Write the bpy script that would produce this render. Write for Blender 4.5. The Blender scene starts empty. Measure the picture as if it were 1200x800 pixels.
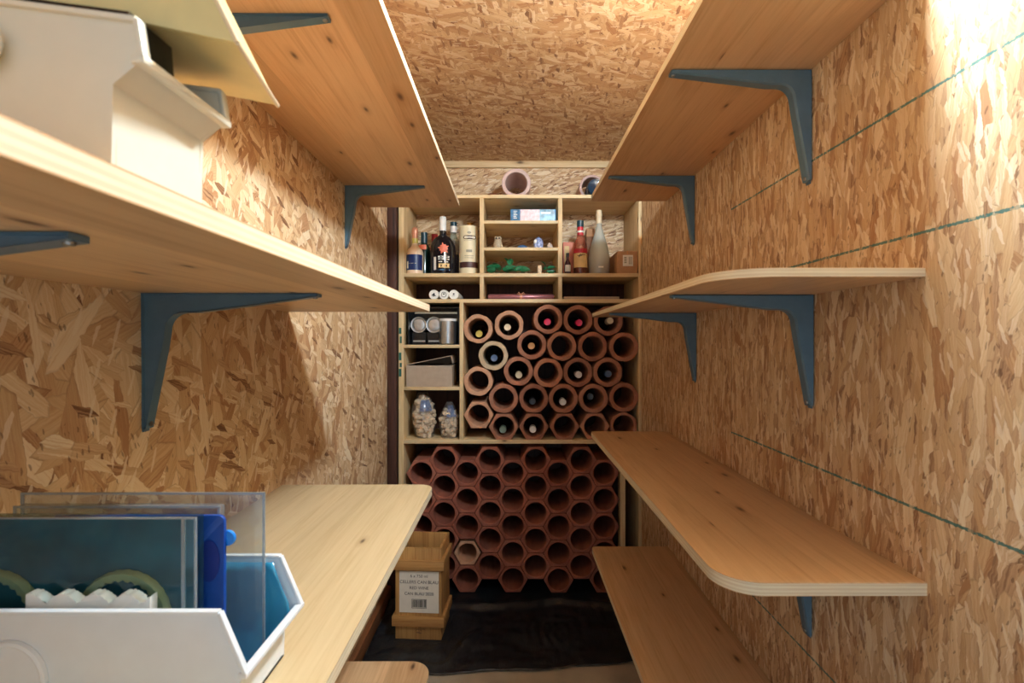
import bpy, bmesh, math, random
from mathutils import Vector, Matrix, noise
rnd = random.Random(7)
PI = math.pi
SC = bpy.context.scene
COL = SC.collection
F, H = 567.0, 1.19            # focal length in px of a 1200 px wide frame, camera height
XL, XR, YB, ZC = -0.58, 0.61, 2.58, 2.146
YR = 2.27                      # front plane of the rack
K = YR / F

def srgb(r, g, b):
    def f(c):
        c /= 255.0
        return c / 12.92 if c <= 0.04045 else ((c + 0.055) / 1.055) ** 2.4
    return (f(r), f(g), f(b), 1.0)

def W(px, py, Y):
    return Vector(((px - 600) * Y / F, Y, H - (py - 400) * Y / F))

# ------------------------------------------------------------------ nodes
class NT:
    def __init__(s, name):
        s.m = bpy.data.materials.new(name); s.m.use_nodes = True
        s.t = s.m.node_tree; s.t.nodes.clear()
        s.out = s.t.nodes.new('ShaderNodeOutputMaterial')
    def n(s, typ, **kw):
        nd = s.t.nodes.new(typ)
        for k, v in kw.items():
            setattr(nd, k, v)
        return nd
    def link(s, a, b): s.t.links.new(a, b)
    def put(s, sock, v):
        if hasattr(v, 'is_output') or isinstance(v, bpy.types.NodeSocket): s.link(v, sock)
        else: sock.default_value = v
    def math(s, op, a, b=0.0, c=0.0, clamp=False):
        nd = s.n('ShaderNodeMath', operation=op); nd.use_clamp = clamp
        s.put(nd.inputs[0], a); s.put(nd.inputs[1], b); s.put(nd.inputs[2], c)
        return nd.outputs[0]
    def mixc(s, f, a, b, mode='MIX'):
        nd = s.n('ShaderNodeMix', data_type='RGBA', blend_type=mode)
        s.put(nd.inputs[0], f); s.put(nd.inputs[6], a); s.put(nd.inputs[7], b)
        return nd.outputs[2]
    def mixf(s, f, a, b):
        nd = s.n('ShaderNodeMix', data_type='FLOAT')
        s.put(nd.inputs[0], f); s.put(nd.inputs[2], a); s.put(nd.inputs[3], b)
        return nd.outputs[0]
    def ramp(s, f, stops, interp='LINEAR'):
        nd = s.n('ShaderNodeValToRGB'); r = nd.color_ramp; r.interpolation = interp
        while len(r.elements) < len(stops): r.elements.new(0.5)
        for e, (p, c) in zip(r.elements, stops):
            e.position = p; e.color = c if len(c) == 4 else (*c, 1)
        s.put(nd.inputs[0], f)
        return nd.outputs[0]
    def coord(s):
        return s.n('ShaderNodeTexCoord').outputs['Object']
    def sep(s, v):
        nd = s.n('ShaderNodeSeparateXYZ'); s.put(nd.inputs[0], v); return nd.outputs
    def comb(s, x, y, z=0.0):
        nd = s.n('ShaderNodeCombineXYZ')
        for i, v in enumerate((x, y, z)): s.put(nd.inputs[i], v)
        return nd.outputs[0]
    def mapping(s, v, loc=(0,0,0), rot=(0,0,0), scale=(1,1,1)):
        nd = s.n('ShaderNodeMapping'); s.put(nd.inputs[0], v)
        nd.inputs[1].default_value = loc; nd.inputs[2].default_value = rot; nd.inputs[3].default_value = scale
        return nd.outputs[0]
    def noise(s, v, scale=5, detail=2, rough=0.5, dist=0.0, dim='3D'):
        nd = s.n('ShaderNodeTexNoise', noise_dimensions=dim); s.put(nd.inputs['Vector'], v)
        nd.inputs['Scale'].default_value = scale; nd.inputs['Detail'].default_value = detail
        nd.inputs['Roughness'].default_value = rough; nd.inputs['Distortion'].default_value = dist
        return nd.outputs[0]
    def voro(s, v, scale=1.0, feature='F1', rand=1.0, dim='2D'):
        nd = s.n('ShaderNodeTexVoronoi', feature=feature, voronoi_dimensions=dim); s.put(nd.inputs['Vector'], v)
        nd.inputs['Scale'].default_value = scale; nd.inputs['Randomness'].default_value = rand
        return nd
    def bump(s, h, strength=0.3, dist=0.002):
        nd = s.n('ShaderNodeBump'); s.put(nd.inputs['Height'], h)
        nd.inputs['Strength'].default_value = strength; nd.inputs['Distance'].default_value = dist
        return nd.outputs[0]
    def pbsdf(s, color, rough=0.5, normal=None, metal=0.0, spec=0.5, **kw):
        nd = s.n('ShaderNodeBsdfPrincipled')
        s.put(nd.inputs['Base Color'], color); s.put(nd.inputs['Roughness'], rough)
        s.put(nd.inputs['Metallic'], metal); s.put(nd.inputs['Specular IOR Level'], spec)
        if normal is not None: s.link(normal, nd.inputs['Normal'])
        for k, v in kw.items(): s.put(nd.inputs[k.replace('_', ' ')], v)
        return nd.outputs[0]
    def done(s, sh):
        s.link(sh, s.out.inputs[0]); return s.m

def simple(name, rgb, rough=0.5, metal=0.0, var=0.08, spec=0.5, scale=40, **kw):
    m = NT(name); c = m.coord()
    nz = m.noise(c, scale, 3)
    base = srgb(*rgb)
    dark = tuple(base[i] * (1 - var * 2) for i in range(3)) + (1,)
    lite = tuple(min(1, base[i] * (1 + var * 2)) for i in range(3)) + (1,)
    col = m.ramp(nz, [(0.3, dark), (0.7, lite)])
    return m.done(m.pbsdf(col, rough, None, metal, spec, **kw))

def osb(name, axes, main=0.0, scale=1.0, lines=(), seam=None, big=0.62, tint=None, spread=1.0, chip=0.86, soft=0.0, diag=False):
    """oriented strand board: layers of straight-edged wood strands over fine chips"""
    m = NT(name); c = m.coord(); s = m.sep(c)
    u, v = s[axes[0]], s[axes[1]]
    vec = m.comb(u, v)
    if seam is not None:
        st = m.math('GREATER_THAN', u, seam)
        vec = m.comb(u, m.math('MULTIPLY_ADD', st, 7.3, v))
    def strand(v_, ang, su, sv, ou, ov):
        return m.mapping(m.mapping(v_, (0, 0, 0), (0, 0, -ang), (1, 1, 1)), (ou, ov, 0), (0, 0, 0), (su, sv, 1))
    wn = m.n('ShaderNodeTexNoise', noise_dimensions='2D'); m.link(vec, wn.inputs['Vector'])
    wn.inputs['Scale'].default_value = 90; wn.inputs['Detail'].default_value = 3
    va = m.n('ShaderNodeVectorMath', operation='MULTIPLY_ADD')
    m.link(wn.outputs['Color'], va.inputs[0]); va.inputs[1].default_value = (0.0045, 0.0045, 0); m.link(vec, va.inputs[2])
    vec = va.outputs[0]
    def mx(c_): return tuple(c_[k] * (1 - soft) + (206, 174, 138)[k] * soft for k in range(3))
    fine = [(0.0, srgb(*mx((122, 84, 58)))), (0.12, srgb(*mx((166, 126, 92)))), (0.4, srgb(*mx((200, 166, 126)))), (0.8, srgb(*mx((220, 192, 152)))), (1.0, srgb(*mx((238, 222, 192))))]
    large = [(0.0, srgb(176, 132, 94)), (0.2, srgb(198, 160, 118)), (0.5, srgb(213, 182, 140)), (0.8, srgb(226, 201, 162)), (1.0, srgb(236, 218, 186))]
    col = None; hgt = None
    # angle (deg), along, across, ramp, share left uncovered
    layers = [(8, 26, 110, fine, 0), (62, 24, 100, fine, 0.62), (-38, 28, 120, fine, 0.6), (20, 20, 95, fine, 0.58),
              (-64, 11, 42, large, big + 0.12), (38, 10, 40, large, big + 0.06), (-20, 9, 44, large, big), (14, 10, 52, large, big), (-5, 13, 80, large, big), (4, 30, 130, fine, 0.72)]
    if diag:
        layers = [layers[q] for q in (0, 3, 8, 9, 1, 2, 7, 6, 5, 4)]
        layers += [(52, 12, 46, large, 0.72), (-34, 10, 44, large, 0.70), (8, 10, 46, large, 0.70), (70, 26, 90, fine, 0.80)]
    for i, (a, su, sv, stops, cover) in enumerate(layers):
        ang = main + math.radians(a) * spread
        mp = strand(vec, ang, su * scale, sv * scale, i * 3.17, i * 1.71)
        vo = m.voro(mp, 1.0); cs = m.sep(vo.outputs['Color'])
        fib = m.noise(strand(vec, ang, 10, 380, i, 0), 1.0, 3, 0.65, dim='2D')
        val = m.math('MULTIPLY_ADD', m.math('SUBTRACT', fib, 0.5), 0.95, cs[0], clamp=True)
        cc = m.ramp(val, stops)
        ed = m.voro(mp, 1.0, 'DISTANCE_TO_EDGE').outputs['Distance']
        edge = m.math('SUBTRACT', 1.0, m.math('DIVIDE', ed, 0.05, clamp=True), clamp=True)
        cc = m.mixc(m.math('MULTIPLY', edge, m.math('MULTIPLY', cs[2], 0.55)), cc, srgb(120, 80, 54))
        if col is None:
            col, hgt = cc, cs[1]
        else:
            mk = m.math('GREATER_THAN', cs[1], cover)
            col = m.mixc(mk, col, cc); hgt = m.mixf(mk, hgt, m.math('ADD', cs[0], 0.1 * i))
    # dark bark chips and pale slivers
    vo = m.voro(strand(vec, main + 0.25, 62 * scale, 210 * scale, 9, 4), 1.0); cs = m.sep(vo.outputs['Color'])
    clus = m.math('GREATER_THAN', m.noise(vec, 9.0, 2, dim='2D'), 0.47)
    fl = m.math('MULTIPLY', m.math('MULTIPLY', m.math('GREATER_THAN', cs[0], chip), clus), m.math('LESS_THAN', vo.outputs['Distance'], m.math('MULTIPLY_ADD', cs[1], 0.34, 0.06)))
    col = m.mixc(m.math('MULTIPLY', fl, 0.55), col, srgb(88, 54, 36))
    vo2 = m.voro(strand(vec, main - 0.3, 22 * scale, 130 * scale, 2, 8), 1.0); c2 = m.sep(vo2.outputs['Color'])
    fl2 = m.math('MULTIPLY', m.math('GREATER_THAN', c2[1], 0.92), m.math('LESS_THAN', vo2.outputs['Distance'], 0.42))
    col = m.mixc(m.math('MULTIPLY', fl2, 0.6), col, srgb(240, 226, 200))
    bigm = m.noise(vec, 2.2, 2, dim='2D')
    col = m.mixc(0.6, col, m.ramp(bigm, [(0.3, (0.82, 0.78, 0.73)), (0.7, (1.0, 1.0, 1.0))]), 'MULTIPLY')
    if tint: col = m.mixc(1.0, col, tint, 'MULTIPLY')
    if seam is not None:
        sm = m.math('LESS_THAN', m.math('ABSOLUTE', m.math('SUBTRACT', u, seam)), 0.0012)
        col = m.mixc(m.math('MULTIPLY', sm, 0.7), col, srgb(60, 34, 18))
    for z0, y_to in lines:                     # green chalk snap lines
        nz = m.noise(m.comb(u, v), 220, 2, dim='2D')
        d = m.math('ABSOLUTE', m.math('SUBTRACT', v, z0))
        wd = m.math('MULTIPLY_ADD', nz, 0.0036, 0.0004)
        mk = m.math('LESS_THAN', d, wd)
        mk = m.math('MULTIPLY', mk, m.math('LESS_THAN', u, y_to))
        br = m.noise(m.comb(u, v), 90, 3, dim='2D')
        mk = m.math('MULTIPLY', mk, m.math('MULTIPLY_ADD', m.math('GREATER_THAN', br, 0.42), 0.45, 0.40))
        col = m.mixc(mk, col, srgb(24, 110, 108))
    nrm = m.bump(hgt, 0.5, 0.0015)
    return m.done(m.pbsdf(col, 0.55, nrm, spec=0.35))

def pine(name, light, dark, axis=1, rough=0.42, knots=True, seed=0.0, stave=0.10, gs=1.0, kth=0.62):
    """laminated pine board, grain along the given axis"""
    m = NT(name); c = m.coord(); s = m.sep(c)
    al = s[axis]; oth = [s[i] for i in range(3) if i != axis]
    ac = m.math('ADD', oth[0], m.math('MULTIPLY', oth[1], 1.0))
    cell = m.math('FLOOR', m.math('DIVIDE', ac, stave))
    wn = m.n('ShaderNodeTexWhiteNoise', noise_dimensions='1D'); m.put(wn.inputs['W'], m.math('ADD', cell, seed))
    rv = wn.outputs['Value']
    al2 = m.math('MULTIPLY_ADD', rv, 13.0, al)
    v = m.comb(m.math('MULTIPLY', ac, 34.0 * gs), m.math('MULTIPLY', al2, 1.5 * gs), seed)
    n1 = m.noise(v, 1.0, 4, 0.6, 1.6)
    v2 = m.comb(m.math('MULTIPLY', ac, 260.0), m.math('MULTIPLY', al2, 9.0), seed + 3)
    n2 = m.noise(v2, 1.0, 2, 0.5)
    fac = m.math('MULTIPLY_ADD', m.math('SUBTRACT', n2, 0.5), 0.45, n1)
    col = m.ramp(fac, [(0.28, srgb(*dark)), (0.5, tuple((srgb(*dark)[i] + 2 * srgb(*light)[i]) / 3 for i in range(3))), (0.72, srgb(*light))])
    tone = m.ramp(rv, [(0, (0.84, 0.80, 0.76)), (1, (1.04, 1.02, 1.0))])
    col = m.mixc(1.0, col, tone, 'MULTIPLY')
    if knots:
        kv = m.comb(m.math('MULTIPLY', ac, 11.0), m.math('MULTIPLY', al2, 4.2))
        vo = m.voro(kv, 1.0); cs = m.sep(vo.outputs['Color'])
        rad = m.math('MULTIPLY_ADD', cs[1], 0.045, 0.035)
        on = m.math('GREATER_THAN', cs[0], kth)
        d = m.math('DIVIDE', vo.outputs['Distance'], rad)
        core = m.math('MULTIPLY', m.math('SUBTRACT', 1.3, d, clamp=True), on, clamp=True)
        halo = m.math('MULTIPLY', m.math('SUBTRACT', 1.0, m.math('DIVIDE', d, 3.2), clamp=True), on)
        col = m.mixc(m.math('MULTIPLY', halo, 0.5), col, srgb(int(dark[0]*.8), int(dark[1]*.66), int(dark[2]*.5)))
        col = m.mixc(m.math('MULTIPLY', core, 0.8), col, srgb(62, 34, 20))
    nrm = m.bump(fac, 0.12, 0.0008)
    return m.done(m.pbsdf(col, rough, nrm, spec=0.4))

def plyedge(name):
    m = NT(name); c = m.coord(); s = m.sep(c)
    w = m.math('FRACT', m.math('MULTIPLY', s[2], 1 / 0.006))
    st = m.math('GREATER_THAN', w, 0.5)
    nz = m.noise(m.mapping(c, scale=(20, 20, 400)), 1.0, 3)
    col = m.mixc(m.math('MULTIPLY', st, 0.35), srgb(240, 230, 202), srgb(206, 178, 136))
    col = m.mixc(m.math('MULTIPLY', nz, 0.35), col, srgb(176, 146, 104))
    return m.done(m.pbsdf(col, 0.6, spec=0.3))

def clay(name, a, b, rough=0.85):
    m = NT(name); c = m.coord()
    oi = m.n('ShaderNodeObjectInfo').outputs['Random']
    n1 = m.noise(m.mapping(c, scale=(30, 8, 30)), 1.0, 4, 0.6); n2 = m.noise(c, 260, 2)
    f = m.math('MULTIPLY_ADD', m.math('SUBTRACT', n2, 0.5), 0.5, n1)
    f = m.math('MULTIPLY_ADD', m.math('SUBTRACT', oi, 0.5), 0.4, f)
    col = m.ramp(f, [(0.25, srgb(*a)), (0.75, srgb(*b))])
    return m.done(m.pbsdf(col, rough, m.bump(f, 0.2, 0.001), spec=0.2))

def thin(name, tint, gloss=0.12, frost=0.0, frostcol=(230, 235, 235), rough=0.08):
    """clear sheet or bottle wall: transparent, a share of gloss and of milky scatter"""
    m = NT(name)
    t = m.n('ShaderNodeBsdfTransparent'); t.inputs[0].default_value = srgb(*tint)
    g = m.n('ShaderNodeBsdfGlossy'); g.inputs['Roughness'].default_value = rough
    lw = m.n('ShaderNodeLayerWeight'); lw.inputs[0].default_value = 0.5
    fac = m.math('MULTIPLY_ADD', m.math('POWER', lw.outputs['Facing'], 4.0), 0.6, 0.03 + gloss * 0.15, clamp=True)
    d = m.n('ShaderNodeBsdfDiffuse'); d.inputs[0].default_value = srgb(*frostcol)
    a = m.n('ShaderNodeMixShader'); a.inputs[0].default_value = frost; m.link(t.outputs[0], a.inputs[1]); m.link(d.outputs[0], a.inputs[2])
    b = m.n('ShaderNodeMixShader'); m.link(fac, b.inputs[0]); m.link(a.outputs[0], b.inputs[1]); m.link(g.outputs[0], b.inputs[2])
    return m.done(b.outputs[0])

M = {}
M['osb_left'] = osb('osb_left', (1, 2), PI / 2, 0.95, big=0.54, diag=True)
M['osb_right'] = osb('osb_right', (1, 2), PI / 2, 1.15, lines=((1.557, 1.346), (1.352, 9), (0.938, 1.346), (0.546, 9)), seam=1.346, big=0.68, spread=0.7, soft=0.35, chip=0.88)
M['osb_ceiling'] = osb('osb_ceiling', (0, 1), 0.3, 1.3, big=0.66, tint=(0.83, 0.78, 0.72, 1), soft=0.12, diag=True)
M['osb_back'] = osb('osb_back', (0, 2), 0.3, 1.1, big=0.62)
M['pine_shelf'] = pine('pine_shelf', (230, 197, 154), (207, 168, 124), 1, seed=1.0)
M['pine_pale'] = pine('pine_pale', (212, 194, 156), (196, 174, 132), 1, 0.5, seed=5.0, kth=0.42)
M['pine_rack'] = pine('pine_rack', (228, 208, 166), (204, 174, 126), 0, 0.55, seed=9.0, stave=0.3)
M['pine_rack_y'] = pine('pine_rack_y', (226, 204, 160), (200, 168, 120), 1, 0.55, seed=9.0, stave=0.3)
M['pine_rack_v'] = pine('pine_rack_v', (228, 206, 162), (202, 170, 122), 2, 0.55, seed=12.0, stave=0.3)
M['edge'] = plyedge('ply_edge')
M['crate'] = pine('crate_pine', (206, 162, 100), (168, 120, 66), 2, 0.55, knots=False, seed=20., stave=0.2)
M['crate_x'] = pine('crate_batten_pine', (202, 158, 98), (164, 116, 64), 0, 0.55, knots=False, seed=23., stave=0.2)
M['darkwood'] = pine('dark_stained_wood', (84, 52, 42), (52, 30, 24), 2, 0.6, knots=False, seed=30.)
M['brownwood'] = pine('brown_timber', (150, 100, 62), (110, 70, 42), 1, 0.6, knots=False, seed=33.)
M['clay'] = clay('terracotta', (148, 98, 78), (180, 126, 100))
M['clay_pale'] = clay('pale_terracotta', (186, 138, 108), (212, 166, 134))
M['clay_buff'] = clay('buff_terracotta', (190, 166, 134), (206, 186, 156))
M['clay_dark'] = clay('brown_terracotta', (124, 74, 50), (152, 96, 68))
M['clay_red'] = clay('red_terracotta', (138, 80, 64), (162, 102, 84))
M['clay_pink'] = clay('pink_terracotta', (188, 158, 150), (210, 184, 176))
M['steel_blue'] = simple('slate_blue_paint', (86, 116, 134), 0.33, 0.0, 0.04)
M['screw'] = simple('screw_zinc', (150, 150, 146), 0.35, 0.9, 0.05)
M['floor'] = simple('beige_screed', (178, 166, 146), 0.8, 0, 0.07, scale=9)
M['cream_glaze'] = simple('cream_glass', (232, 208, 178), 0.25, 0, 0.02)
M['navy'] = simple('navy_label', (20, 44, 96), 0.4, 0, 0.05)
M['black_glass'] = simple('black_glass', (10, 14, 26), 0.08, 0, 0.05, 0.7)
M['white'] = simple('white_plastic', (238, 238, 232), 0.4, 0, 0.01)
M['bin_white'] = simple('bin_white', (236, 234, 224), 0.35, 0, 0.01)
M['bin_cream'] = simple('bin_cream', (224, 220, 202), 0.35, 0, 0.01)
M['bin_blue'] = simple('bin_white_cool', (226, 232, 236), 0.35, 0, 0.01)
M['cream_box'] = simple('cream_yellow_plastic', (224, 206, 142), 0.4, 0, 0.03)
M['gold'] = simple('gold_foil', (196, 150, 78), 0.3, 0.7, 0.06)
M['copper'] = simple('copper_cap', (206, 142, 112), 0.35, 0.4, 0.06)
M['orange'] = simple('orange_print', (226, 110, 74), 0.5, 0, 0.05)
M['red'] = simple('red_print', (196, 40, 52), 0.4, 0, 0.05)
M['pink'] = simple('pink_foil', (236, 44, 96), 0.3, 0.0, 0.04, emission=0) if False else simple('pink_foil', (240, 48, 100), 0.3, 0.0, 0.04)
M['capcream'] = simple('cream_foil', (226, 206, 170), 0.4, 0, 0.04)
M['capyellow'] = simple('yellow_foil', (196, 176, 84), 0.4, 0, 0.04)
M['captan'] = simple('tan_foil', (206, 146, 84), 0.4, 0, 0.04)
M['capgreen'] = simple('grey_green_foil', (124, 140, 124), 0.4, 0, 0.04)
M['capgrey'] = simple('slate_foil', (84, 104, 134), 0.4, 0, 0.04)
M['capwhite'] = simple('white_foil', (232, 228, 222), 0.4, 0, 0.04)
M['capdark'] = simple('dark_foil', (40, 38, 42), 0.3, 0, 0.04)
M['bottle_dark'] = simple('dark_green_glass', (12, 20, 16), 0.1, 0, 0.05, 0.7)
M['bottle_green'] = simple('green_glass', (22, 52, 46), 0.12, 0, 0.05, 0.7)
M['bottle_blue'] = simple('dark_blue_glass', (8, 44, 70), 0.1, 0, 0.05, 0.7)
M['teal_cap'] = simple('teal_cap', (24, 62, 74), 0.35, 0, 0.05)
M['canister'] = simple('ivory_paper', (226, 214, 178), 0.45, 0, 0.02)
M['maroon'] = simple('maroon_print', (74, 40, 36), 0.5, 0, 0.05)
M['printgrey'] = simple('grey_print', (150, 144, 124), 0.5, 0, 0.05)
M['ink'] = simple('black_ink', (28, 26, 26), 0.5, 0, 0.02)
M['paper'] = simple('white_paper', (226, 222, 210), 0.6, 0, 0.02)
M['ivory_label'] = simple('yellowed_label', (222, 190, 132), 0.6, 0, 0.04)
M['carton'] = simple('brown_cardboard', (182, 136, 96), 0.75, 0, 0.05)
M['carton_grey'] = simple('grey_brown_cardboard', (172, 154, 134), 0.7, 0, 0.03)
M['black_box'] = simple('black_card', (14, 16, 20), 0.2, 0, 0.05)
M['steel'] = simple('brushed_steel', (196, 200, 202), 0.28, 0.95, 0.04)
M['salmon'] = simple('salmon_carton', (216, 130, 104), 0.5, 0, 0.05)
M['amber'] = thin('rose_glass', (232, 190, 176), 0.15, 0.25, (196, 120, 104))
M['clear'] = thin('clear_glass', (226, 234, 230), 0.2, 0.12)
M['frost'] = thin('frosted_glass', (224, 230, 226), 0.2, 0.5, (214, 216, 206), 0.2)
M['liquid'] = simple('rose_liquid', (150, 96, 72), 0.2, 0, 0.04)
M['wine_purple'] = simple('dark_red_liquid', (70, 34, 44), 0.2, 0, 0.04)
M['baggie'] = thin('clear_bag_film', (246, 248, 250), 0.25, 0.06, (226, 232, 240), 0.15)
M['bagblue'] = thin('blue_print_film', (176, 196, 230), 0.2, 0.30, (150, 172, 214), 0.2)
M['cork'] = simple('wine_cork', (224, 198, 164), 0.8, 0, 0.12, scale=120)
M['leaf'] = simple('green_leaf', (30, 104, 64), 0.45, 0, 0.2, scale=60)
M['stem'] = simple('leaf_stem', (60, 70, 40), 0.6)
M['owl'] = simple('speckled_stone', (176, 160, 134), 0.6, 0, 0.15, scale=200)
M['bluedome'] = simple('blue_glaze', (66, 110, 158), 0.15, 0, 0.2, scale=80)
M['figblue'] = simple('blue_white_glaze', (150, 166, 214), 0.2, 0, 0.3, scale=90)
M['shell'] = simple('pale_shell', (206, 190, 180), 0.4, 0, 0.1)
M['printblue'] = simple('box_blue', (74, 128, 170), 0.35, 0, 0.2, scale=60)
M['printpink'] = simple('box_pink', (228, 200, 204), 0.35, 0, 0.12, scale=70)
M['printteal'] = simple('box_teal', (120, 170, 196), 0.35, 0, 0.3, scale=30)
M['mauve'] = simple('mauve_foil', (150, 96, 100), 0.3, 0.35, 0.06)
M['greypaint'] = simple('grey_board', (176, 156, 134), 0.6, 0, 0.04)
M['teal_card'] = simple('dark_teal_card', (6, 98, 122), 0.4, 0, 0.15, scale=18)
M['blue_card'] = simple('bright_blue_card', (8, 66, 156), 0.4, 0, 0.05)
M['blue_dark'] = simple('deep_blue_print', (10, 34, 124), 0.4, 0, 0.04)
M['blue_light'] = simple('sky_blue_tab', (20, 130, 226), 0.35, 0, 0.04)
M['blister'] = thin('clear_blister', (240, 244, 244), 0.3, 0.11, (230, 236, 240), 0.1)
M['blister_rim'] = thin('clear_blister_rim', (226, 234, 236), 0.4, 0.28, (226, 232, 238), 0.1)
M['blister_teal'] = thin('tinted_blister', (205, 230, 232), 0.2, 0.05, (30, 110, 126), 0.1)
M['tealwrap'] = thin('teal_film', (120, 200, 226), 0.3, 0.72, (70, 180, 224), 0.15)
M['cutter'] = simple('beige_cutter', (206, 192, 146), 0.45, 0, 0.03)
M['green_print'] = simple('green_print', (34, 96, 84), 0.6, 0, 0.1)

def membrane_mat():
    m = NT('black_membrane'); c = m.coord()
    n = m.noise(c, 9, 4, 0.6); n2 = m.noise(m.mapping(c, scale=(160, 40, 40)), 1.0, 2)
    h = m.math('MULTIPLY_ADD', n2, 0.12, n)
    col = m.ramp(n, [(0.3, srgb(14, 22, 29)), (0.7, srgb(26, 35, 43))])
    return m.done(m.pbsdf(col, 0.34, m.bump(h, 0.7, 0.008), spec=0.7))
M['membrane'] = membrane_mat()

def emit(name, rgb, strength):
    m = NT(name); e = m.n('ShaderNodeEmission'); e.inputs[0].default_value = rgb; e.inputs[1].default_value = strength
    return m.done(e.outputs[0])

# ------------------------------------------------------------------ mesh builder
class MB:
    def __init__(s):
        s.bm = bmesh.new(); s.mi = 0
    def face(s, vs):
        try:
            f = s.bm.faces.new(vs); f.material_index = s.mi; f.smooth = True; return f
        except ValueError: return None
    def box(s, a, b, bev=0.0):
        x0, y0, z0 = [min(a[i], b[i]) for i in range(3)]; x1, y1, z1 = [max(a[i], b[i]) for i in range(3)]
        v = [s.bm.verts.new(p) for p in ((x0,y0,z0),(x1,y0,z0),(x1,y1,z0),(x0,y1,z0),(x0,y0,z1),(x1,y0,z1),(x1,y1,z1),(x0,y1,z1))]
        fs = [s.face([v[i] for i in q]) for q in ((0,3,2,1),(4,5,6,7),(0,1,5,4),(1,2,6,5),(2,3,7,6),(3,0,4,7))]
        if bev:
            es = list({e for f in fs for e in f.edges})
            r = bmesh.ops.bevel(s.bm, geom=es, offset=bev, segments=2, affect='EDGES', profile=0.5)
            for f in r['faces']: f.smooth = True; f.material_index = s.mi
        return s
    def prism(s, poly, axis, a, b, bev=0.0, side=None):
        """poly in the two remaining axes (in x,y,z order); extruded along axis from a to b"""
        def P(p, t):
            q = [p[0], p[1]]; q.insert(axis, t); return q
        va = [s.bm.verts.new(P(p, a)) for p in poly]; vb = [s.bm.verts.new(P(p, b)) for p in poly]
        n = len(poly); fs = [s.face(list(reversed(va))), s.face(vb)]
        mi = s.mi
        if side is not None: s.mi = side
        for i in range(n):
            fs.append(s.face([va[i], va[(i+1) % n], vb[(i+1) % n], vb[i]]))
        s.mi = mi
        if bev:
            es = list({e for f in fs[:2] for e in f.edges})
            r = bmesh.ops.bevel(s.bm, geom=es, offset=bev, segments=2, affect='EDGES', profile=0.5)
            for f in r['faces']: f.smooth = True
        return s
    def lathe(s, prof, c=(0,0,0), axis='z', seg=32, a0=0.0, a1=None, cap=True):
        full = a1 is None
        n = seg if full else seg + 1
        rings = []
        for r, z in prof:
            ring = []
            for i in range(n):
                t = 2 * PI * i / seg if full else a0 + (a1 - a0) * i / seg
                x, y = r * math.cos(t), r * math.sin(t)
                p = (x, y, z) if axis == 'z' else ((x, z, y) if axis == 'y' else (z, x, y))
                ring.append(s.bm.verts.new((p[0]+c[0], p[1]+c[1], p[2]+c[2])))
            rings.append(ring)
        for q in range(len(rings) - 1):
            A, B = rings[q], rings[q+1]
            for i in range(n if full else n - 1):
                j = (i + 1) % n
                s.face([A[i], A[j], B[j], B[i]])
        if full and cap:
            if prof[0][0] > 1e-6: s.face(list(reversed(rings[0])))
            if prof[-1][0] > 1e-6: s.face(rings[-1])
        return s
    def tube(s, pts, r, seg=8):
        pts = [Vector(p) for p in pts]; rings = []
        for i, p in enumerate(pts):
            d = (pts[min(i+1, len(pts)-1)] - pts[max(i-1, 0)]).normalized()
            up = Vector((0,0,1)) if abs(d.z) < 0.9 else Vector((1,0,0))
            a = d.cross(up).normalized(); b = d.cross(a).normalized()
            rr = r[i] if isinstance(r, (list, tuple)) else r
            rings.append([s.bm.verts.new(p + a*rr*math.cos(2*PI*k/seg) + b*rr*math.sin(2*PI*k/seg)) for k in range(seg)])
        for A, B in zip(rings, rings[1:]):
            for k in range(seg): s.face([A[k], A[(k+1)%seg], B[(k+1)%seg], B[k]])
        s.face(list(reversed(rings[0]))); s.face(rings[-1])
        return s
    def ball(s, c, r, seg=20):
        rx, ry, rz = r if isinstance(r, (tuple, list)) else (r, r, r)
        rs = bmesh.ops.create_uvsphere(s.bm, u_segments=seg, v_segments=max(8, seg//2), radius=1.0)
        for v in rs['verts']: v.co = Vector((v.co.x*rx+c[0], v.co.y*ry+c[1], v.co.z*rz+c[2]))
        for f in {f for v in rs['verts'] for f in v.link_faces}: f.smooth = True; f.material_index = s.mi
        return s
    def poly(s, pts):
        s.face([s.bm.verts.new(p) for p in pts]); return s
    def xform(s, mat):
        bmesh.ops.transform(s.bm, matrix=mat, verts=s.bm.verts); return s
    def build(s, name, mats, parent=None, off=None, loc=None, sharp=0.6, rot=None):
        """off: world point that becomes the local origin"""
        if off is not None: bmesh.ops.translate(s.bm, vec=-Vector(off), verts=s.bm.verts)
        bmesh.ops.recalc_face_normals(s.bm, faces=s.bm.faces)
        me = bpy.data.meshes.new(name); s.bm.to_mesh(me); s.bm.free()
        for m_ in (mats if isinstance(mats, (list, tuple)) else [mats]): me.materials.append(m_)
        me.set_sharp_from_angle(angle=sharp)
        o = bpy.data.objects.new(name, me); COL.objects.link(o)
        if parent is not None: o.parent = parent
        if loc is not None: o.location = loc
        elif off is not None and parent is None: o.location = off
        if rot is not None: o.rotation_euler = rot
        return o

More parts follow.
